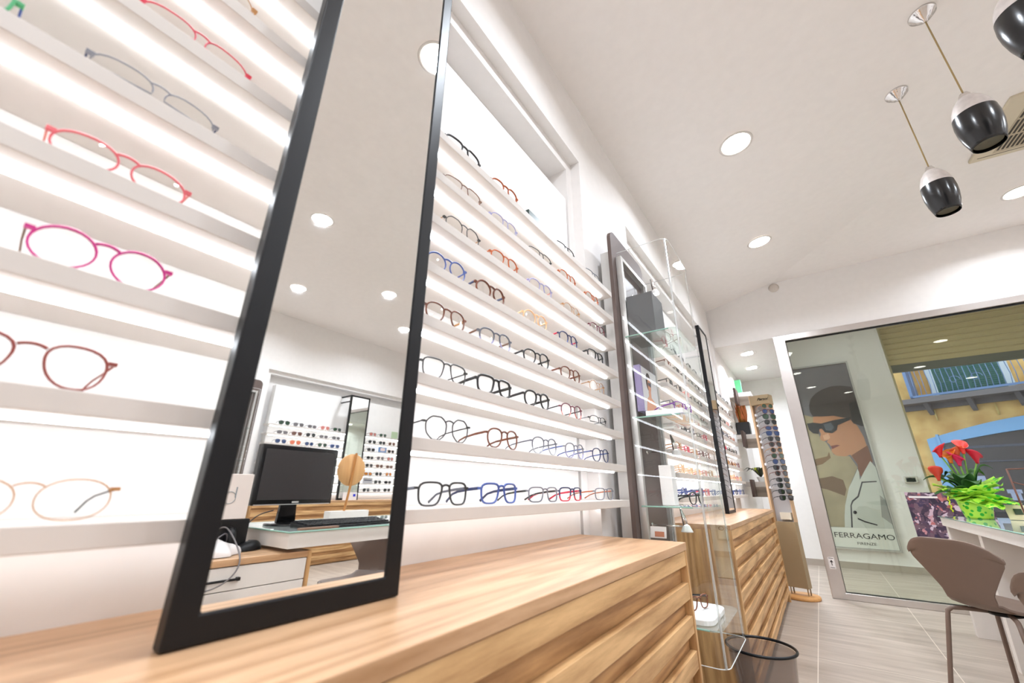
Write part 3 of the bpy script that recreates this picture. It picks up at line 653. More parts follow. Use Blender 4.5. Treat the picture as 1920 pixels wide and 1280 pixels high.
# ------------------------------------------------------------------ sunglass floor stand
SX, SY, SA = -.305, 4.84, -.30        # faces -y, turned a little
stn = thing('sunglass_stand', 'tall bronze floor stand with a column of sunglasses on a round wooden foot', 'stand', (SX, SY, 0), SA)
BRZ = mat('bronze_paint', (158, 136, 104), .5); SAND = mat('sand_side', (206, 170, 132), .5)
local().lathe([(.0005, 0), (.135, 0), (.14, .006), (.14, .022), (.135, .028), (.0005, .028)], 40).build('foot', wood('foot_oak', (214, 160, 100), (190, 134, 78), 'X'), stn)
BRZ = mat('bronze_paint', (158, 136, 104), .5); SAND = mat('sand_side', (206, 170, 132), .5)
for sx in (-1, 1):
    for sy2 in (-1, 1): local().box(sx*.066-.004, sx*.066+.004, sy2*.028-.004, sy2*.028+.004, .028, .085).build('leg', BRZ, stn)
local().box(-.08, .08, -.04, .04, .085, .62).build('lower_body', BRZ, stn, bevel=.002)
local().box(-.10, -.082, -.045, .055, .085, Z(.93)).build('side_panel', SAND, stn, bevel=.001)
local().box(.074, .082, -.03, .04, .62, Z(.9)).build('edge_strip', SAND, stn, bevel=.001)
local().box(-.08, .074, .0, .04, .62, Z(.9)).build('back_board', mat('stand_grey', (178, 175, 176), .45), stn)
hd = MB(); hd.local = True
hp = [(-.09+.18*i/8, -.052-.02*math.sin(PI*i/8)) for i in range(9)]+[(.09, .045), (-.09, .045)]
hd.prism(hp, 'z', Z(.83), Z(.925)).build('header', BRZ, stn, bevel=.001)
bl = local().box(-.03, .06, -.035, -.001, .64, .70).build('clip_box', mat('ivory', (225, 215, 195), .4), stn)
text_obj('header_lettering', 'Persol', .038, None, (0, 0, 0), (0, 0, 0), BLACK, .0006, None, .5, .0004)
hl = bpy.data.objects['header_lettering']; hl.parent = stn; hl.location = (.035, -.0712, Z(.880)); hl.rotation_euler = (PI/2, 0, .12)
SUNL = ['green', 'blue', 'green', 'dark', 'blue', 'blue', 'dark', 'dark', 'dark', 'green', 'blue', 'dark', 'dark', 'dark', 'dark', 'dark', 'dark']
SUNC = ['gold', 'tort', 'black', 'black', 'tort', 'navy', 'black', 'tort', 'gold', 'tort', 'black', 'black', 'tort', 'black', 'black', 'black', 'black']
SUNS = ['round', 'panto', 'aviator', 'panto', 'oval', 'square', 'panto', 'panto', 'round', 'panto', 'panto', 'square', 'panto', 'oval', 'panto', 'cat', 'square']
M_ = Matrix.Rotation(SA, 3, 'Z')
for i in range(17):
    zz = Z(.775)-i*.0535
    p = M_ @ Vector((.078, -.085, 0))
    glasses('sunglasses', '%s %s sunglasses, %s lenses, %s from the top on the bronze stand' % (CW[SUNC[i]], SW[SUNS[i]], SUNL[i], NTH[i]),
            (SX+p.x, SY+p.y, zz), SA-PI/2+.95, SUNS[i], SUNC[i], .0024, None, SUNL[i], 'sunglasses hanging in a column on the bronze stand', None, False, .105, 'sunglasses')
pg = local()
for i in range(17):
    zz = Z(.775)-i*.0535+.02
    pg.tube([(-.03, 0, zz), (-.03, -.05, zz+.004)], .002, 6); pg.tube([(.05, 0, zz), (.05, -.05, zz+.004)], .002, 6)
    if i in (1, 2, 3, 5, 6, 7, 10, 14): pg.box(-.07, -.045, -.052, -.05, zz-.022, zz)
pg.build('pegs', mat('peg_clear', (214, 212, 214), .3), stn)

# ------------------------------------------------------------------ waste bin
bn = thing('waste_bin', 'smoky clear waste bin with black rim on the floor before the second counter', 'bin', (-.318, 2.185, 0))
BR = .125
local().lathe([(.0005, .004), (.088, .004), (.092, .01), (BR*.965, .285)], 40).build('bin_body', glass('smoke_plastic', (.70, .65, .62), 1.45, haze=.05), bn)
rim = [(BR*math.cos(2*PI*i/40), BR*math.sin(2*PI*i/40), .292) for i in range(40)]
local().tube(rim, .0055, 8, closed=True).build('rim', BLACK, bn)
li = MB(); li.local = True
li.grid(lambda u, v: ((BR*.955-.03*v+.003*math.sin(u*2*PI*23)*v)*math.cos(2*PI*u), (BR*.955-.03*v+.003*math.sin(u*2*PI*23)*v)*math.sin(2*PI*u), .288-.255*v), 120, 10)
li.build('liner_bag', glass('bag_film', (.78, .74, .70), 1.3, haze=.07, rough=.2), bn)

# ------------------------------------------------------------------ desks
GTOP = glass('desk_glass', (.90, .96, .94), 1.5, haze=.25); DGE = mat('glass_green_edge', (150, 190, 175), .15)
DWH = mat('desk_white', (226, 219, 212), .5)
DZ = Z(-.160)
def desk(label, x0, x1, y0, y1, legs):
    t = thing('desk', label, 'desk', ((x0+x1)/2, (y0+y1)/2, 0))
    MB().box(x0, x1, y0, y1, DZ-.006, DZ).build('glass_top', GTOP, t)
    e = MB(); e.tube([(x0, y0, DZ-.003), (x0, y1, DZ-.003), (x1, y1, DZ-.003), (x1, y0, DZ-.003)], .0032, 6, closed=True); e.build('glass_edge', DGE, t)
    MB().box(x0+.008, x1-.008, y0+.008, y1-.008, DZ-.062, DZ-.0065).build('apron', DWH, t, bevel=.001)
    for (ly, xi) in legs:
        m = MB(); m.prism([(x0+.02, DZ-.062), (x1-.1, DZ-.062), (x1-.1, 0), (x0-.09, 0)], 'y', ly, ly+.12) if False else m.prism([(xi, DZ-.062), (x1-.1, DZ-.062), (x1-.1, 0), (xi-.03, 0)], 'y', ly, ly+.06)
        m.build('leg', DWH, t, bevel=.002)
    return t
desk('white desk with glass top at the right behind the taupe chair', .665, 1.55, 2.62, 4.39, [(3.62, .70), (4.30, .685), (2.66, .70)])
desk('white glass-topped desk seen in the mirror, carrying the monitor', .585, 1.17, .885, 2.42, [(2.3, .64)])
# drawer cabinet
cb_ = thing('drawer_cabinet', 'low drawer cabinet with white fronts and oak top, seen in the mirror', 'cabinet', (.85, .5, 0))
MB().box(.60, 1.15, .0, .875, Z(-.257), Z(-.235)).build('oak_top', OAKTOP, cb_, bevel=.0015)
MB().box(.602, 1.15, .875, .985, Z(-.257), Z(-.236)).build('under_desk_top', OAKTOP, cb_)
MB().box(.602, 1.15, .985, 1.003, 0, Z(-.235)).build('side_panel', OAKZ, cb_, bevel=.001)
MB().box(.62, 1.15, .0, .985, .03, Z(-.2575)).build('carcass', mat('carcass_dark', (60, 52, 48), .6), cb_)
for i in range(7):
    zt_ = Z(-.260)-i*.0745
    dr = MB().box(.602, .6195, .02, .983, zt_-.0715, zt_).build('drawer', DWH, cb_, bevel=.0008)
    h = MB(); h.tube([(.588, .45, zt_-.038), (.588, .74, zt_-.038)], .004, 8); h.box(.586, .602, .735, .745, zt_-.043, zt_-.033); h.box(.586, .602, .45, .46, zt_-.043, zt_-.033); h.build('handle', BLACK, dr)
TOPZ = Z(-.2345)
# monitor
PL = mat('gloss_black', (12, 12, 14), .12, spec=.7)
mo = thing('monitor', 'black flat screen monitor on the desk, seen in the mirror', 'monitor', (.905, 1.04, DZ+.0005), -.06)
m = local(); W2, z0_, z1_ = .192, .085, .345
m.box(-.02, .018, -W2, W2, z0_, z1_).build('screen_case', PL, mo, bevel=.005)
local().box(-.0206, -.020, -W2+.02, W2-.014, z0_+.022, z1_-.02).build('screen', mat('screen_off', (46, 42, 42), .35), mo)
local().box(-.022, -.020, -W2+.01, W2-.01, z0_+.001, z0_+.004).build('silver_line', ALU, mo)
local().box(-.0215, -.020, -.012, .02, z0_+.008, z0_+.015).build('maker_mark', mat('mark_light', (190, 186, 180), .4), mo)
local().prism([(-.045, 0), (.045, 0), (.035, .12), (-.035, .12)], 'x', .02, .035).build('neck', PL, mo)
local().lathe([(.0005, 0), (.10, 0), (.10, .006), (.09, .010), (.0005, .012)], 32).build('foot', PL, mo)
# keyboard
kb = thing('keyboard', 'black keyboard on the glass desk in front of the monitor', 'keyboard', (.70, 1.18, DZ+.0008))
MB().prism([(.62, DZ+.001), (.77, DZ+.001), (.77, DZ+.022), (.62, DZ+.008)], 'y', .98, 1.40).build('keyboard_case', BLACK, kb, bevel=.002)
m = MB()
for r_ in range(5):
    for c_ in range(20):
        x = .635+r_*.026; y = .99+c_*.0203; m.box(x, x+.020, y, y+.016, DZ+.010+(x-.62)*.093, DZ+.0155+(x-.62)*.093)
m.build('keys', mat('key_black', (38, 38, 40), .5), kb, bevel=0)
t = thing('notepad', 'narrow brown pad lying before the keyboard on the desk', 'pad', (.60, 1.02, DZ+.001))
MB().box(.592, .613, .93, 1.10, DZ+.0008, DZ+.009).build('pad_body', mat('pad_brown', (140, 110, 90), .6), t, bevel=.001)
# round wooden table mirror
tm = thing('table_mirror', 'round wooden hand mirror on a stick in a white block, on the desk', 'mirror', (1.0, 1.40, DZ+.0005))
MB().box(.975, 1.03, 1.285, 1.52, DZ+.0008, DZ+.045).build('white_block', mat('block_white', (222, 214, 206), .5), tm, bevel=.002)
dc = Vector((1.0, 1.392, Z(.095))); Mr = Matrix.Rotation(PI/2, 3, 'Y')
WD = wood('disc_beech', (226, 176, 120), (208, 154, 98), 'Z')
MB().lathe([(.0005, -.006), (.083, -.006), (.085, -.003), (.085, .003), (.083, .006), (.0005, .006)], 40, dc, Mr).build('disc', WD, tm)
MB().tube([(.988, 1.372, DZ+.04), (.988, 1.392, Z(.02)), (.988, 1.402, Z(.185))], .0075, 4, ref=(0, 1, 0)).build('stick', wood('stick_wood', (198, 138, 78), (176, 116, 60), 'Z'), tm)
MB().lathe([(.0005, .0065), (.075, .0065)], 40, dc, Mr).build('mirror_glass', MIRROR, tm)
# boxes, mice, cables on the cabinet
t = block('router_box', 'low black device box on the drawer cabinet in the mirror', 'device', .80, .98, .62, .83, TOPZ, TOPZ+.115, BLACK, 'device_case', .004)
t = thing('white_parcel', 'white box with a grey round logo on top of the black device', 'box', (.9, .72, TOPZ+.1155))
MB().box(.80, .95, .55, .81, TOPZ+.1155, TOPZ+.285).build('box_body', mat('parcel_white', (226, 214, 206), .6), t, bevel=.002)
MB().tube([(.7992, .735+.022*math.cos(a), TOPZ+.195+.022*math.sin(a)) for a in [2*PI*i/24 for i in range(24)]], .0012, 6, closed=True).build('ring_logo', mat('logo_grey', (130, 140, 146), .5), t)
MB().box(.7985, .7998, .753, .757, TOPZ+.195, TOPZ+.235).build('logo_bar', mat('logo_grey', (130, 140, 146), .5), t)
def mouse(label, x, y, rz, s=1.):
    t = thing('computer_mouse', label, 'mouse', (x, y, TOPZ), rz)
    m = MB(); m.local = True
    m.grid(lambda u, v: (.055*s*math.cos(2*PI*u)*math.sin(PI*v*.5+.02), .031*s*math.sin(2*PI*u)*math.sin(PI*v*.5+.02), .002+.034*s*math.cos(PI*v*.5)*(1+.25*math.cos(2*PI*u)*math.sin(PI*v*.5))), 24, 8)
    m.build('mouse_shell', BLACK, t); local().box(-.004, .012, -.003, .003, .033*s, .038*s).build('wheel', DARKGREY, t); return t
mouse('black computer mouse lying flat on the oak cabinet top', .78, .835, 1.2)
t = thing('headset', 'black upright ear piece beside the mouse on the cabinet', 'device', (.82, .79, TOPZ))
MB().lathe([(.0005, -.016), (.03, -.014), (.037, 0), (.03, .014), (.0005, .016)], 24, (.80, .765, TOPZ+.045), Matrix.Rotation(PI/2, 3, 'X') @ Matrix.Scale(1.25, 3, Vector((0, 1, 0)))).build('ear_piece', BLACK, t)
t = thing('plastic_bag', 'crumpled white plastic bag on the oak cabinet top', 'bag', (.72, .62, TOPZ))
m = MB(); rb = random.Random(9); ph = [rb.uniform(0, 6) for _ in range(8)]
m.grid(lambda u, v: (.72+(.075+.012*math.sin(9*u*PI+ph[0]))*math.cos(2*PI*u)*math.sin(PI*v/2+.03), .64+(.13+.014*math.sin(7*u*2*PI+ph[1]))*math.sin(2*PI*u)*math.sin(PI*v/2+.03), TOPZ+.002+(.055+.010*math.sin(5*2*PI*u+6*v))*math.cos(PI*v/2)), 40, 12)
m.build('bag_film', mat('bag_white', (230, 224, 222), .4), t)
for i, (pts, rgb, lab) in enumerate((([(.80, .70, TOPZ+.07), (.72, .72, TOPZ+.09), (.60, .735, TOPZ+.0), (.575, .70, TOPZ-.06), (.578, .62, TOPZ-.085), (.59, .5, TOPZ-.06)], (110, 104, 104), 'grey cable looping from the black device over the cabinet edge'),
        ([(.80, .76, TOPZ+.03), (.68, .70, TOPZ+.075), (.61, .60, TOPZ+.012), (.578, .58, TOPZ-.05), (.58, .61, TOPZ-.10), (.585, .5, TOPZ-.12)], (84, 80, 84), 'dark grey cable crossing the plastic bag to the cabinet edge'),
        ([(.90, .84, TOPZ+.06), (.95, .92, Z(-.12)), (.98, 1.0, Z(-.1))], (20, 20, 22), 'black cable from the device up to the monitor'))):
    P3 = []; V_ = [Vector(p) for p in pts]
    for a in range(len(V_)-1):
        p0 = V_[max(a-1, 0)]; p1 = V_[a]; p2 = V_[a+1]; p3 = V_[min(a+2, len(V_)-1)]
        for k in range(8):
            s_ = k/8; P3.append(.5*((2*p1)+(p2-p0)*s_+(2*p0-5*p1+4*p2-p3)*s_*s_+(3*p1-p0-3*p2+p3)*s_**3))
    P3.append(V_[-1])
    tag(MB().tube(P3, .0026, 6).build('cable', mat('cable_%d' % i, rgb, .5)), lab, 'cable')

# ------------------------------------------------------------------ chairs
def chair_surface(u, v):
    """u across -1..1, v along: 0 seat front .. 1 back top; returns local x fwd, y, z, for a standard chair"""
    K = [(0, .235, .437, .19), (.10, .215, .452, .205), (.25, .13, .452, .222), (.40, .02, .444, .215), (.50, -.07, .442, .175), (.56, -.13, .450, .130), (.62, -.172, .478, .108), (.68, -.192, .525, .112), (.76, -.208, .590, .155), (.85, -.228, .660, .205), (.93, -.247, .720, .222), (1.0, -.262, .772, .212)]
    for a, b in zip(K, K[1:]):
        if v <= b[0]+1e-9:
            s = (v-a[0])/(b[0]-a[0]); x, z, hw = [a[i]+(b[i]-a[i])*s for i in (1, 2, 3)]; break
    y = u*hw
    if v > .6:
        k = (v-.6)/.4; x += .055*k*u*u; z -= .065*k**3*u**4 if v > .9 else 0
        z -= .0
    else: z += .018*u*u*(1-abs(v-.3)); x -= .04*u**4*(1-v/.6)*(v < .2)
    return (x, y, z)
def chair(label, x, y, th, s, proto_=None):
    if proto_ is not None:
        t = dup_tree(proto_); t.location = (x, y, 0); t.rotation_euler = (0, 0, th); t['label'] = label; return t
    t = thing('chair', label, 'chair', (x, y, 0), th, 'taupe shell chairs at the desks'); t.scale = (s, s, s)
    m = local(); nv = 40; nu = 16
    m.grid(lambda a, b_: chair_surface(2*a-1, b_), nu, nv)
    sh = m.build('seat_shell', TAUPE, t, solid=.011); sh.modifiers['solid'].offset = 0
    q = sh.modifiers.new('b', 'BEVEL'); q.width = .003; q.segments = 2; q.limit_method = 'ANGLE'
    for sx, sy2 in ((1, 1), (1, -1), (-1, 1), (-1, -1)):
        p = [(sx*.02, sy2*.03, .425), (sx*.10, sy2*.105, .425), (sx*.135, sy2*.137, .421), (sx*.15, sy2*.150, .405), (sx*.158, sy2*.157, .36), (sx*.21, sy2*.215, .01), (sx*.211, sy2*.216, .0)]
        local().tube(p, .0105, 10).build('leg', TAUPE, t)
    c_ = local(); c_.lathe([(.0005, .415), (.06, .415), (.06, .436), (.0005, .436)], 20); c_.box(-.05, .05, -.12, .12, .43, .440); c_.build('under_seat_mount', BLACK, t)
    return t
ch = chair('taupe moulded shell chair beside the white desk at the right', .575, 3.03, .75, .885)
chair('taupe shell chair behind the mirrored desk, only its back and seat lip seen', 1.06, 1.60, PI+1.0, .885, ch)
chair('taupe shell chair at the right photo edge, only its backrest edge in view', .66, 1.90, .55, .885, ch)

# ------------------------------------------------------------------ calla plant and things on the right desk
px_, py_ = .825, 4.14
cp = thing('calla_plant', 'red and orange calla lilies in a pot wrapped in green spotted foil', 'plant', (px_, py_, DZ+.0008))
# spotted wrap material
sm = bpy.data.materials.new('spotted_wrap'); sm.use_nodes = True; nt = sm.node_tree; b = nt.nodes['Principled BSDF']; L = nt.links.new
tc = nt.nodes.new('ShaderNodeTexCoord'); vo = nt.nodes.new('ShaderNodeTexVoronoi'); vo.inputs['Scale'].default_value = 34; L(tc.outputs['Object'], vo.inputs['Vector'])
cr = nt.nodes.new('ShaderNodeValToRGB'); cr.color_ramp.elements[0].position = .34; cr.color_ramp.elements[0].color = lin((30, 175, 40)); cr.color_ramp.elements[1].position = .42; cr.color_ramp.elements[1].color = lin((176, 226, 70))
L(vo.outputs['Distance'], cr.inputs[0]); L(cr.outputs[0], b.inputs['Base Color']); b.inputs['Roughness'].default_value = .3; b.inputs['Transmission Weight'].default_value = .0
m = local(); m.lathe([(.0005, 0), (.062, 0), (.066, .01), (.078, .075), (.085, .125), (.08, .12)], 32); m.build('wrapped_pot', sm, cp)
m = local()
def petal(c, dirv, wd, ln, lift, curl):
    d_ = Vector(dirv).normalized(); sd = Vector((-d_.y, d_.x, 0)).normalized() if abs(d_.z) < .99 else Vector((1, 0, 0))
    def f(u, v):
        ww = wd*(.30*v+math.sin(PI*min(1, .18+v*.72))**.8)*.85; uu = 2*u-1
        p = Vector(c)+d_*ln*v+sd*ww*uu+Vector((0, 0, lift*v-curl*v*v+.25*wd*uu*uu+.012*math.sin(7*u+5*v)))
        return p
    m.grid(f, 10, 10)
for a, wd, ln, lf in ((3.0, .09, .17, .16), (-2.9, .09, .15, .13), (-2.2, .09, .13, .12), (-1.4, .10, .12, .13), (-.7, .10, .15, .16), (.1, .11, .16, .20), (.0, .085, .17, .07), (.5, .08, .14, .12), (1.1, .07, .12, .12), (-.6, .085, .20, .04), (-1.2, .07, .17, .02), (-1.9, .07, .12, .05), (2.6, .07, .13, .10), (3.4, .065, .12, .09), (-2.6, .06, .12, .07), (.25, .09, .10, .17), (-.3, .09, .15, .13)):
    petal((0, 0, .105), (math.cos(a), math.sin(a), 0), wd, ln, lf, .06)
m.build('foil_wrap', sm, cp, solid=.0012)
LG = mat('calla_leaf', (50, 92, 42), .4, noise=.25, nscale=30); m = local()
for i, (a, ln, lf, wd) in enumerate(((2.95, .21, .17, .05), (3.5, .20, .07, .046), (2.2, .16, .18, .04), (-2.4, .16, .10, .045), (.7, .13, .22, .034), (-.3, .14, .24, .034), (1.5, .1, .19, .04), (-1.4, .12, .14, .05), (3.1, .12, .14, .055), (2.6, .1, .20, .045), (-1.9, .10, .18, .05), (0.2, .1, .2, .04))):
    d_ = Vector((math.cos(a), math.sin(a), 0)); sd = Vector((-d_.y, d_.x, 0))
    def f(u, v, d_=d_, sd=sd, ln=ln, lf=lf, wd=wd):
        uu = 2*u-1; w_ = wd*math.sin(PI*min(1, v*.93+.05))**.7; return Vector((0, 0, .11))+d_*(ln*v)+sd*w_*uu+Vector((0, 0, lf*math.sin(v*1.9)-.03*v*v+.3*w_*uu*uu))
    m.grid(f, 6, 10)
m.build('leaves', LG, cp, solid=.001)
FLW = [((-.085, -.01, .455), (205, 30, 40)), ((-.045, -.02, .415), (214, 120, 30)), ((.035, .0, .475), (232, 70, 60)), ((-.01, -.03, .395), (206, 30, 80)), ((.085, .01, .41), (200, 26, 50)), ((-.135, -.02, .30), (200, 60, 40)), ((.0, .02, .43), (208, 90, 40))]
for i, (tp, rgb) in enumerate(FLW):
    top = Vector(tp); base = Vector((tp[0]*.2, tp[1]*.2, .13))
    s = local().tube([base, base.lerp(top, .5)+Vector((0, 0, .01)), top-Vector((0, 0, .05))], .0045, 8).build('stem', mat('stem_green', (110, 160, 50), .45), cp)
    m = local()
    def f(u, v, top=top, i=i):
        a = 2*PI*u; r_ = .008+.028*v**1.7; e_ = math.cos(a-.9*i); return top+Vector((r_*math.cos(a)*(1+.25*max(0, e_)*v), r_*math.sin(a), -.065+.075*v+.024*v*v*e_-.014*v**4*max(0, -e_)))
    m.grid(f, 20, 8); fl = m.build('flower', mat('calla_%d' % i, rgb, .4, noise=.15), s, solid=.0012)
    fl.location = (0, 0, 0)
    local().tube([top-Vector((0, 0, .06)), top-Vector((0, 0, .045)), top-Vector((0, 0, .022))], [.005, .0088, .0125], 12).build('flower_throat', mat('calla_throat', (222, 190, 40), .45), s)
# leaflets on the desk
t = thing('desk_leaflet', 'cream printed card with a small dark square on the right desk', 'card', (1.02, 4.1, DZ+.001))
MB().rbox((1.02, 4.10, DZ+.045), (.15, .004, .09), Matrix.Rotation(-.3, 3, 'X')).build('card', mat('cream_card', (225, 212, 170), .6), t)
MB().rbox((.995, 4.095, DZ+.05), (.035, .003, .035), Matrix.Rotation(-.3, 3, 'X')).build('dark_square', mat('dark_green_print', (50, 66, 40), .6), t)
t = thing('metal_easel', 'thin rust-brown metal easel at the right edge of the desk', 'easel', (.80, 2.95, DZ+.0005))
m = MB(); m.tube([(.742, 2.99, Z(.108)), (.745, 2.99, DZ+.003)], .0035, 6); m.tube([(.742, 2.99, Z(.106)), (.90, 2.99, Z(.112))], .003, 6); m.tube([(.742, 2.99, Z(.05)), (.92, 2.99, Z(-.02))], .0025, 6); m.tube([(.90, 2.99, Z(.112)), (.90, 2.99, DZ+.003)], .003, 6); m.build('bars', mat('rust_brown', (104, 62, 44), .5), t)
# poster stuck on the pane: busy city photo
t = thing('window_flyer', 'dark pinkish crowd photo flyer stuck on the shop window behind the desk', 'flyer', (.8, Y1+.004, Z(-.15)))
fl = bpy.data.materials.new('flyer_print'); fl.use_nodes = True; nt = fl.node_tree; b = nt.nodes['Principled BSDF']; L = nt.links.new
tc = nt.nodes.new('ShaderNodeTexCoord'); nz = nt.nodes.new('ShaderNodeTexNoise'); nz.inputs['Scale'].default_value = 9; nz.inputs['Detail'].default_value = 4; L(tc.outputs['Object'], nz.inputs['Vector'])
vo = nt.nodes.new('ShaderNodeTexVoronoi'); vo.inputs['Scale'].default_value = 34; vo.distance = 'MANHATTAN'; va = nt.nodes.new('ShaderNodeVectorMath'); va.operation = 'MULTIPLY_ADD'; va.inputs[1].default_value = (.12, .12, .12); L(nz.outputs['Color'], va.inputs[0]); L(tc.outputs['Object'], va.inputs[2]); L(va.outputs[0], vo.inputs['Vector'])
cr = nt.nodes.new('ShaderNodeValToRGB'); e0 = cr.color_ramp.elements; e0[0].position = 0; e0[0].color = lin((46, 36, 56)); e0[1].position = 1; e0[1].color = lin((206, 186, 196))
for p_, c_ in ((.3, (70, 52, 74)), (.5, (120, 92, 104)), (.68, (58, 46, 80)), (.8, (190, 110, 108)), (.88, (200, 180, 196))): e_ = e0.new(p_); e_.color = lin(c_)
sp = nt.nodes.new('ShaderNodeSeparateColor'); L(vo.outputs['Color'], sp.inputs[0]); L(sp.outputs[0], cr.inputs[0]); L(cr.outputs[0], b.inputs['Base Color']); b.inputs['Roughness'].default_value = .5
MB().box(.600, 1.10, Y1+.0015, Y1+.0045, Z(-.36), Z(.0)).build('print', fl, t)
MB().box(.62, .80, Y1+.0005, Y1+.0014, Z(-.045), Z(-.030)).build('white_text_bar', mat('paper', (235, 228, 225), .7), t)
MB().tube([(.86+.006*math.sin(i*2.1), Y1-.006, Z(-.15+.012*i)) for i in range(11)], .005, 6).build('yellow_plant_print', mat('lime', (205, 225, 30), .5), t)
t = thing('thermostat', 'small chrome wall plate with a dark display on the far wall', 'thermostat', (.93, 6.99, Z(.14)))
MB().box(.865, .995, 6.975, 6.999, Z(.105), Z(.18)).build('plate', CHROME, t, bevel=.008)
MB().box(.885, .97, 6.970, 6.976, Z(.118), Z(.167)).build('display', PL, t, bevel=.003)

# ------------------------------------------------------------------ portrait poster in the vestibule
po = thing('portrait_poster', 'tall framed advertising poster of a man in black sunglasses, FERRAGAMO lettering below', 'poster', (.33, 6.97, .25))
yy = 6.985
fr_ = MB(); x0, x1, z0, z1 = .025, .640, .235, 2.555
fr_.box(x0-.02, x0, 6.96, 6.999, z0-.02, z1+.02); fr_.box(x1, x1+.02, 6.96, 6.999, z0-.02, z1+.02); fr_.box(x0, x1, 6.96, 6.999, z1, z1+.02); fr_.box(x0, x1, 6.96, 6.999, z0-.02, z0); fr_.build('frame', ALU, po)
MB().box(x0, x1, yy, 6.998, z0, z1).build('backing', mat('poster_grey', (112, 108, 114), .5, noise=.12, nscale=1.5), po)
PP = dict(
 rock=((160, 146, 118), [(.027, 1.90), (.13, 1.853), (.153, 1.56), (.207, 1.505), (.251, 1.348), (.41, 1.322), (.46, 1.182), (.316, .932), (.233, .722), (.174, .465), (.027, .465)]),
 rock_shadow=((110, 84, 60), [(.027, 1.05), (.094, 1.06), (.176, 1.079), (.281, 1.029), (.288, .913), (.255, .836), (.094, .911), (.027, .93)]),
 rock_crack=((122, 92, 62), [(.03, 1.294), (.179, 1.33), (.209, 1.391), (.212, 1.309), (.107, 1.231), (.03, 1.212)]),
 face=((186, 130, 96), [(.132, 1.859), (.24, 1.865), (.362, 1.864), (.438, 1.825), (.524, 1.796), (.576, 1.698), (.607, 1.553), (.618, 1.295), (.578, 1.198), (.477, 1.065), (.468, 1.221), (.423, 1.341), (.37, 1.322), (.329, 1.325), (.275, 1.335), (.253, 1.358), (.238, 1.39), (.241, 1.42), (.266, 1.44), (.24, 1.462), (.238, 1.48), (.212, 1.512), (.233, 1.545), (.205, 1.530), (.178, 1.527), (.153, 1.545), (.150, 1.575), (.172, 1.622), (.163, 1.666), (.14, 1.72), (.115, 1.778)]),
 neck_shade=((120, 74, 52), [(.43, 1.33), (.62, 1.45), (.625, 1.25), (.58, 1.198), (.477, 1.065), (.455, 1.10), (.468, 1.221)]),
 nose_light=((208, 160, 130), [(.185, 1.60), (.25, 1.625), (.262, 1.57), (.236, 1.545), (.19, 1.545)]),
 mouth=((122, 62, 56), [(.244, 1.461), (.311, 1.472), (.343, 1.462), (.287, 1.438), (.253, 1.42)]),
 hair=((58, 50, 50), [(.11, 1.932), (.119, 2.021), (.155, 2.107), (.224, 2.177), (.306, 2.223), (.411, 2.254), (.514, 2.251), (.625, 2.22), (.637, 2.056), (.637, 1.70), (.602, 1.706), (.543, 1.732), (.518, 1.807), (.438, 1.825), (.359, 1.853), (.238, 1.854), (.133, 1.864)]),
 hair_dark=((20, 20, 24), [(.55, 2.0), (.637, 2.03), (.637, 1.69), (.602, 1.70), (.535, 1.76), (.545, 1.85)]),
 shirt=((196, 198, 190), [(.174, .467), (.20, .60), (.233, .722), (.316, .932), (.377, 1.028), (.455, 1.163), (.462, 1.124), (.448, 1.028), (.509, 1.123), (.602, 1.256), (.637, 1.18), (.637, .467)]),
 shirt_fold=((150, 150, 146), [(.56, .60), (.60, .85), (.637, .80), (.637, .52)]),
 piping=((34, 34, 44), [(.286, .723), (.314, .78), (.382, .838), (.46, 1.008), (.608, 1.017), (.608, 1.004), (.468, .993), (.393, .826), (.325, .769), (.299, .724), (.254, .468), (.238, .467)]),
 pocket_line=((34, 34, 44), [(.327, .583), (.333, .577), (.392, .546), (.5, .512), (.495, .5), (.387, .531), (.322, .566)]),
 button=((30, 30, 38), [(.295, .646), (.303, .660), (.318, .665), (.332, .656), (.333, .636), (.315, .622), (.298, .627)]),
 printed_sunglasses=((30, 32, 38), [(.042, 1.773), (.116, 1.782), (.2, 1.76), (.329, 1.792), (.521, 1.817), (.522, 1.786), (.374, 1.724), (.352, 1.663), (.293, 1.625), (.219, 1.641), (.196, 1.696), (.17, 1.69), (.146, 1.625), (.087, 1.639), (.051, 1.685)]),
 lens_shine=((74, 82, 92), [(.225, 1.75), (.31, 1.765), (.33, 1.70), (.29, 1.655), (.235, 1.668)]),
 white_band=((222, 222, 214), [(.027, .462), (.638, .472), (.638, .238), (.027, .238)]))
dpt = yy
for i, (k, (rgb, pts)) in enumerate(PP.items()):
    dpt -= .0004
    MB().prism(pts, 'y', dpt, dpt+.0004 if i else yy).build(k, mat('poster_'+k, rgb, .55, noise=dict(rock=.35, face=.12, shirt=.10, hair=.2).get(k, .04), nscale=5), po)
INK = mat('ink', (70, 60, 62), .6)
INKD = mat('ink_dark', (34, 34, 38), .6)
text_obj('ferragamo_lettering', 'FERRAGAMO', .083, po, (.335, dpt-.001, .372), (PI/2, 0, 0), INKD, .0005, .575)
text_obj('firenze_lettering', 'FIRENZE', .042, po, (.348, dpt-.001, .288), (PI/2, 0, 0), INKD, .0004, .18)

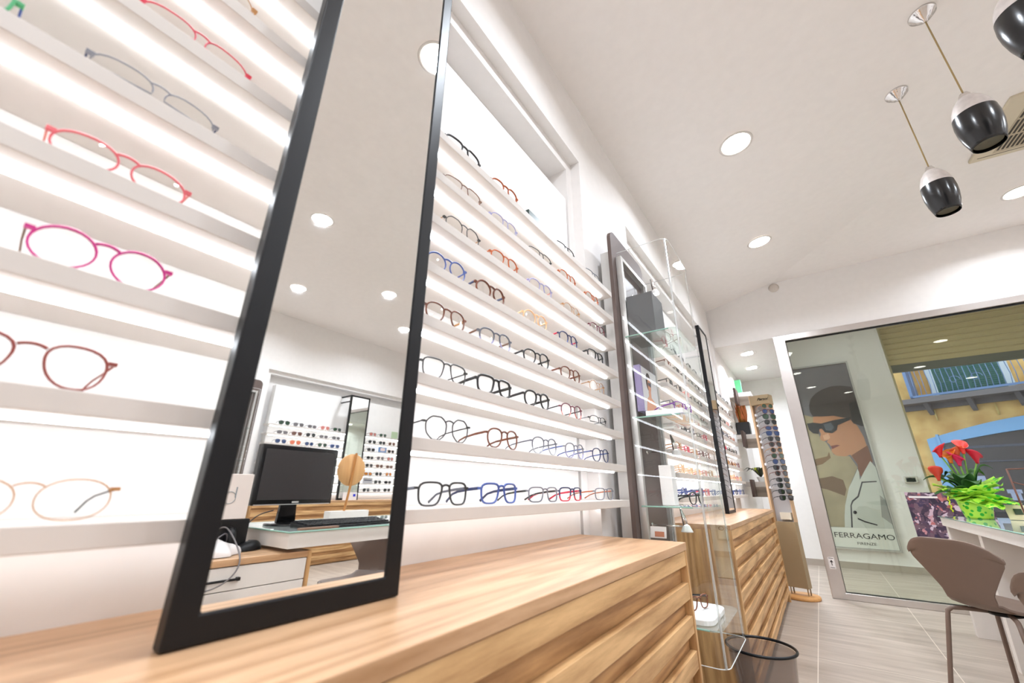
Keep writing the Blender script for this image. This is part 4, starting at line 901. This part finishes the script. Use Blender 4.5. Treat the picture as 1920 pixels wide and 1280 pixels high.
# ------------------------------------------------------------------ pendant lamps
def pendant(label, x, y, ztop_body, zbot, R, proto_=None):
    zc_ = ceil_z(x, y); t = thing('pendant_lamp', label, 'lamp', (x, y, zc_), 0, 'black and silver pendant lamps')
    MB().lathe([(.0005, zc_), (.052, zc_), (.050, zc_-.010), (.042, zc_-.013), (.040, zc_-.022), (.030, zc_-.026), (.026, zc_-.038), (.012, zc_-.044), (.008, zc_-.055), (.0005, zc_-.056)], 32, (x, y, 0)).build('ceiling_rose', CHROME, t)
    MB().tube([(x, y, zc_-.05), (x, y, ztop_body)], .0032, 8).build('cord', mat('gold_cord', (176, 152, 104), .5), t)
    H = ztop_body-zbot
    P = [(.0005, 0), (.20, .0), (.27, .035), (.31, .08), (.44, .105), (.68, .19), (.86, .30), (.96, .42), (1.0, .55), (.98, .68), (.90, .82), (.76, .96), (.715, 1.0), (.67, 1.0)]
    pr_ = [(R*a, ztop_body-H*b_) for a, b_ in P]
    MB().lathe(pr_[:4], 32, (x, y, 0)).build('collar', CHROME, t)
    MB().lathe(pr_[3:8], 40, (x, y, 0)).build('silver_crown', mat('brushed_silver_leaf', (214, 206, 202), .38, .35, noise=.22, nscale=40), t)
    MB().lathe(pr_[7:], 40, (x, y, 0)).build('black_shade', mat('gloss_shade', (22, 22, 24), .22, spec=.6), t)
    MB().lathe([(R*.62, zbot+.012), (.0005, zbot+.016)], 32, (x, y, 0)).build('lamp_insert', mat('insert_dark', (92, 84, 66), .5), t)
    return t
pendant('farthest of three black and silver pendant lamps, smallest in the photo', .812, 2.66, Z(1.625), Z(1.340), .066)
pendant('middle black and silver pendant lamp, in front of the air vent', .852, 2.18, Z(1.635), Z(1.350), .070)
pendant('nearest black and silver pendant lamp, cut by the top right photo corner', .885, 1.735, Z(1.66), Z(1.370), .072)

# cassette air vent
av = thing('air_vent', 'cream ceiling cassette vent with dark slots behind the pendant lamps', 'vent', (1.75, 3.45, Z(2.23)))
CRM = mat('cream_plastic', (214, 202, 178), .5); ang = math.atan2(-.129, .548)
m = MB(); m.local = True; S_ = .60
m.prism([(0, 0), (S_, 0), (S_, -S_), (0, -S_)], 'z', -.022, 0)
av.location = (1.328, 3.74, Z(2.23)); av.rotation_euler = (0, 0, -ang*.0+.10)
m.build('panel', CRM, av, bevel=.006)
m = local(); m.box(.10, S_-.10, -S_+.06, -.06, -.0235, -.0225); m.build('grille_plate', mat('cream_grille', (190, 176, 150), .5), av)
m = local()
for r_ in range(3):
    for i in range(17):
        x = .11+i*.0225; y = -.085-r_*.15; m.box(x, x+.011, y-.13, y, -.0255, -.0236)
m.build('slots', mat('slot_dark', (62, 56, 48), .7), av)
local().box(.03, S_-.03, -.045, -.041, -.0235, -.0222).build('groove', mat('slot_dark', (62, 56, 48), .7), av)
sd = thing('smoke_detector', 'small round beige detector where the ceiling crease meets the shopfront wall', 'detector', (.03, Y1, Z(2.165)))
MB().lathe([(.0005, .018), (.035, .016), (.05, .008), (.052, 0)], 24, (.03, Y1-.001, Z(2.17)), Matrix.Rotation(PI/2, 3, 'X')).build('detector_body', mat('beige_plastic', (214, 204, 196), .6), sd)

# ------------------------------------------------------------------ roller shutter, street and house across
rs = thing('roller_shutter', 'half lowered beige roller shutter with dark green bottom rail', 'shutter', (2.2, 7.2, Z(1.5)))
m = MB()
for i in range(12):
    z = Z(1.60)+i*.075; m.prism([(7.2, z), (7.215, z+.01), (7.218, z+.037), (7.215, z+.065), (7.2, z+.074), (7.235, z+.074), (7.235, z)], 'x', 1.10, 3.6)
m.build('slats', mat('shutter_beige', (206, 190, 140), .6), rs)
MB().box(1.09, 3.6, 7.19, 7.235, Z(1.50), Z(1.60)).build('bottom_rail', mat('rail_green', (92, 98, 84), .5), rs, bevel=.004)
struct(MB().box(1.06, 1.10, 7.12, 7.3, 0, Z(2.42)).build('trim_2', mat('guide_beige', (196, 184, 144), .5)))
struct(MB().box(1.0, 3.7, 7.24, 7.5, Z(2.30), Z(3.2)).build('trim_3', WHITE))
struct(MB().box(-3, 9, 7.25, 13.0, -.18, -.10).build('floor_street', mat('street_stone', (110, 108, 106), .8, noise=.2, nscale=6)))
FD = Vector((1, -.408, 0)).normalized(); F0 = Vector((2.1, 12.0, 0)); FN = Vector((-.408, -1, 0)).normalized()   # facade direction and outward normal
fang = math.atan2(FD.y, FD.x)
hs = thing('house_facade', 'ochre house across the street with a blue-railed balcony and arched shop window', 'building', (2.1, 12.0, 0), fang)
# local: x along facade, y into the house, z up
fmat = bpy.data.materials.new('ochre_plaster'); fmat.use_nodes = True; nt = fmat.node_tree; b = nt.nodes['Principled BSDF']; L = nt.links.new
tc = nt.nodes.new('ShaderNodeTexCoord'); n1 = nt.nodes.new('ShaderNodeTexNoise'); n1.inputs['Scale'].default_value = 2.2; n1.inputs['Detail'].default_value = 8; L(tc.outputs['Object'], n1.inputs['Vector'])
cr = nt.nodes.new('ShaderNodeValToRGB'); cr.color_ramp.elements[0].position = .35; cr.color_ramp.elements[1].position = .7; cr.color_ramp.elements[0].color = lin((184, 140, 78)); cr.color_ramp.elements[1].color = lin((226, 192, 128)); L(n1.outputs['Fac'], cr.inputs[0]); L(cr.outputs[0], b.inputs['Base Color']); b.inputs['Roughness'].default_value = .9
BL = mat('rail_blue', (92, 120, 168), .5); BLD = mat('slab_grey', (104, 100, 106), .8); LBL = mat('surround_blue', (112, 160, 212), .7); TEAL = mat('teal_shutter', (16, 92, 88), .6); WPL = mat('pale_surround', (188, 200, 216), .7)
local().box(-4, 6, 0, .3, -.1, 6.5).build('wall', fmat, hs)
local().box(-.3, 5.5, -.42, -.001, 2.62, 2.72).build('balcony_slab', BLD, hs)
local().box(-.35, 5.5, -.08, -.001, 2.52, 2.62).build('cornice', BLD, hs)
for i in range(7):
    x = .12+i*.62; local().prism([(-.30, 2.62), (-.02, 2.62), (-.02, 2.40), (-.10, 2.44)], 'x', x, x+.07).build('bracket', BLD, hs)
m = local(); m.box(.0, 5.4, -.42, -.39, 3.55, 3.59); m.box(.0, 5.4, -.42, -.39, 2.73, 2.77)
for i in range(70):
    x = .02+i*.077; bow = -.05 if i % 2 else .0
    m.tube([(x, -.405, 2.75), (x+.02, -.405+bow*2, 2.95), (x, -.405, 3.2), (x, -.405, 3.57)], .006, 4)
m.box(-.01, .04, -.42, -.0, 2.73, 3.6)
for cx0 in (.68, .98):
    for cz0, sg in ((2.98, 1), (3.3, -1)):
        m.tube([(cx0+sg*.02+.09*math.cos(a)*(1-a/9), -.41, cz0+.09*math.sin(a)*(1-a/9)*sg) for a in [i*.45 for i in range(15)]], .006, 4)
m.build('balcony_railing', BL, hs)
local().box(.26, .36, -.03, -.001, 2.73, 4.6).build('door_surround', WPL, hs); local().box(1.30, 1.40, -.03, -.001, 2.73, 4.6).build('door_surround', WPL, hs)
m = local(); m.box(.36, 1.30, -.02, -.001, 2.73, 4.6)
for i in range(44):
    z = 2.78+i*.04
    for a, c_ in ((.39, .80), (.86, 1.27)): m.box(a, c_, -.034, -.018, z, z+.022)
m.build('louvred_shutter', TEAL, hs)
# arched shop window
arc = [(-.05+3.6*i/20, 1.92+.32*math.sin(PI*i/20)) for i in range(21)]; arc2 = [(.10+3.3*i/20, 1.80+.20*math.sin(PI*i/20)) for i in range(21)]
local().prism([(-.05, 0)]+arc+[(3.55, 0), (3.4, 0)]+arc2[::-1]+[(.10, 0)], 'y', -.08, -.001).build('blue_arch_surround', LBL, hs)
local().prism([(.10, 0)]+arc2+[(3.4, 0)], 'y', -.02, -.0005).build('dark_shop_window', mat('dark_shop', (44, 42, 52), .25, spec=.6), hs)
m = local(); m.box(.1, 3.4, -.03, -.018, 1.70, 1.74); m.box(.5, 3.4, -.05, -.03, 1.44, 1.46); m.build('window_bars', mat('bar_dark', (50, 60, 84), .4), hs)
m = local()
rs_ = random.Random(4)
for i in range(14): x = .3+rs_.random()*2.9; z = .7+rs_.random()*.6; m.box(x, x+.10+.1*rs_.random(), -.03, -.02, z, z+.06+.1*rs_.random())
m.build('goods_on_show', mat('shop_goods', (150, 160, 196), .5), hs)
local().box(.10, .14, -.1, -.03, 0, 2.0).build('drain_pipe', LBL, hs)
m = local()
for x in (.20, 1.05, 1.95): m.tube([(x, -.03, 2.28), (x+.0, -.03, 2.5)], .013, 6)
m.build('wall_hooks', mat('hook_ochre', (200, 176, 110), .6), hs)
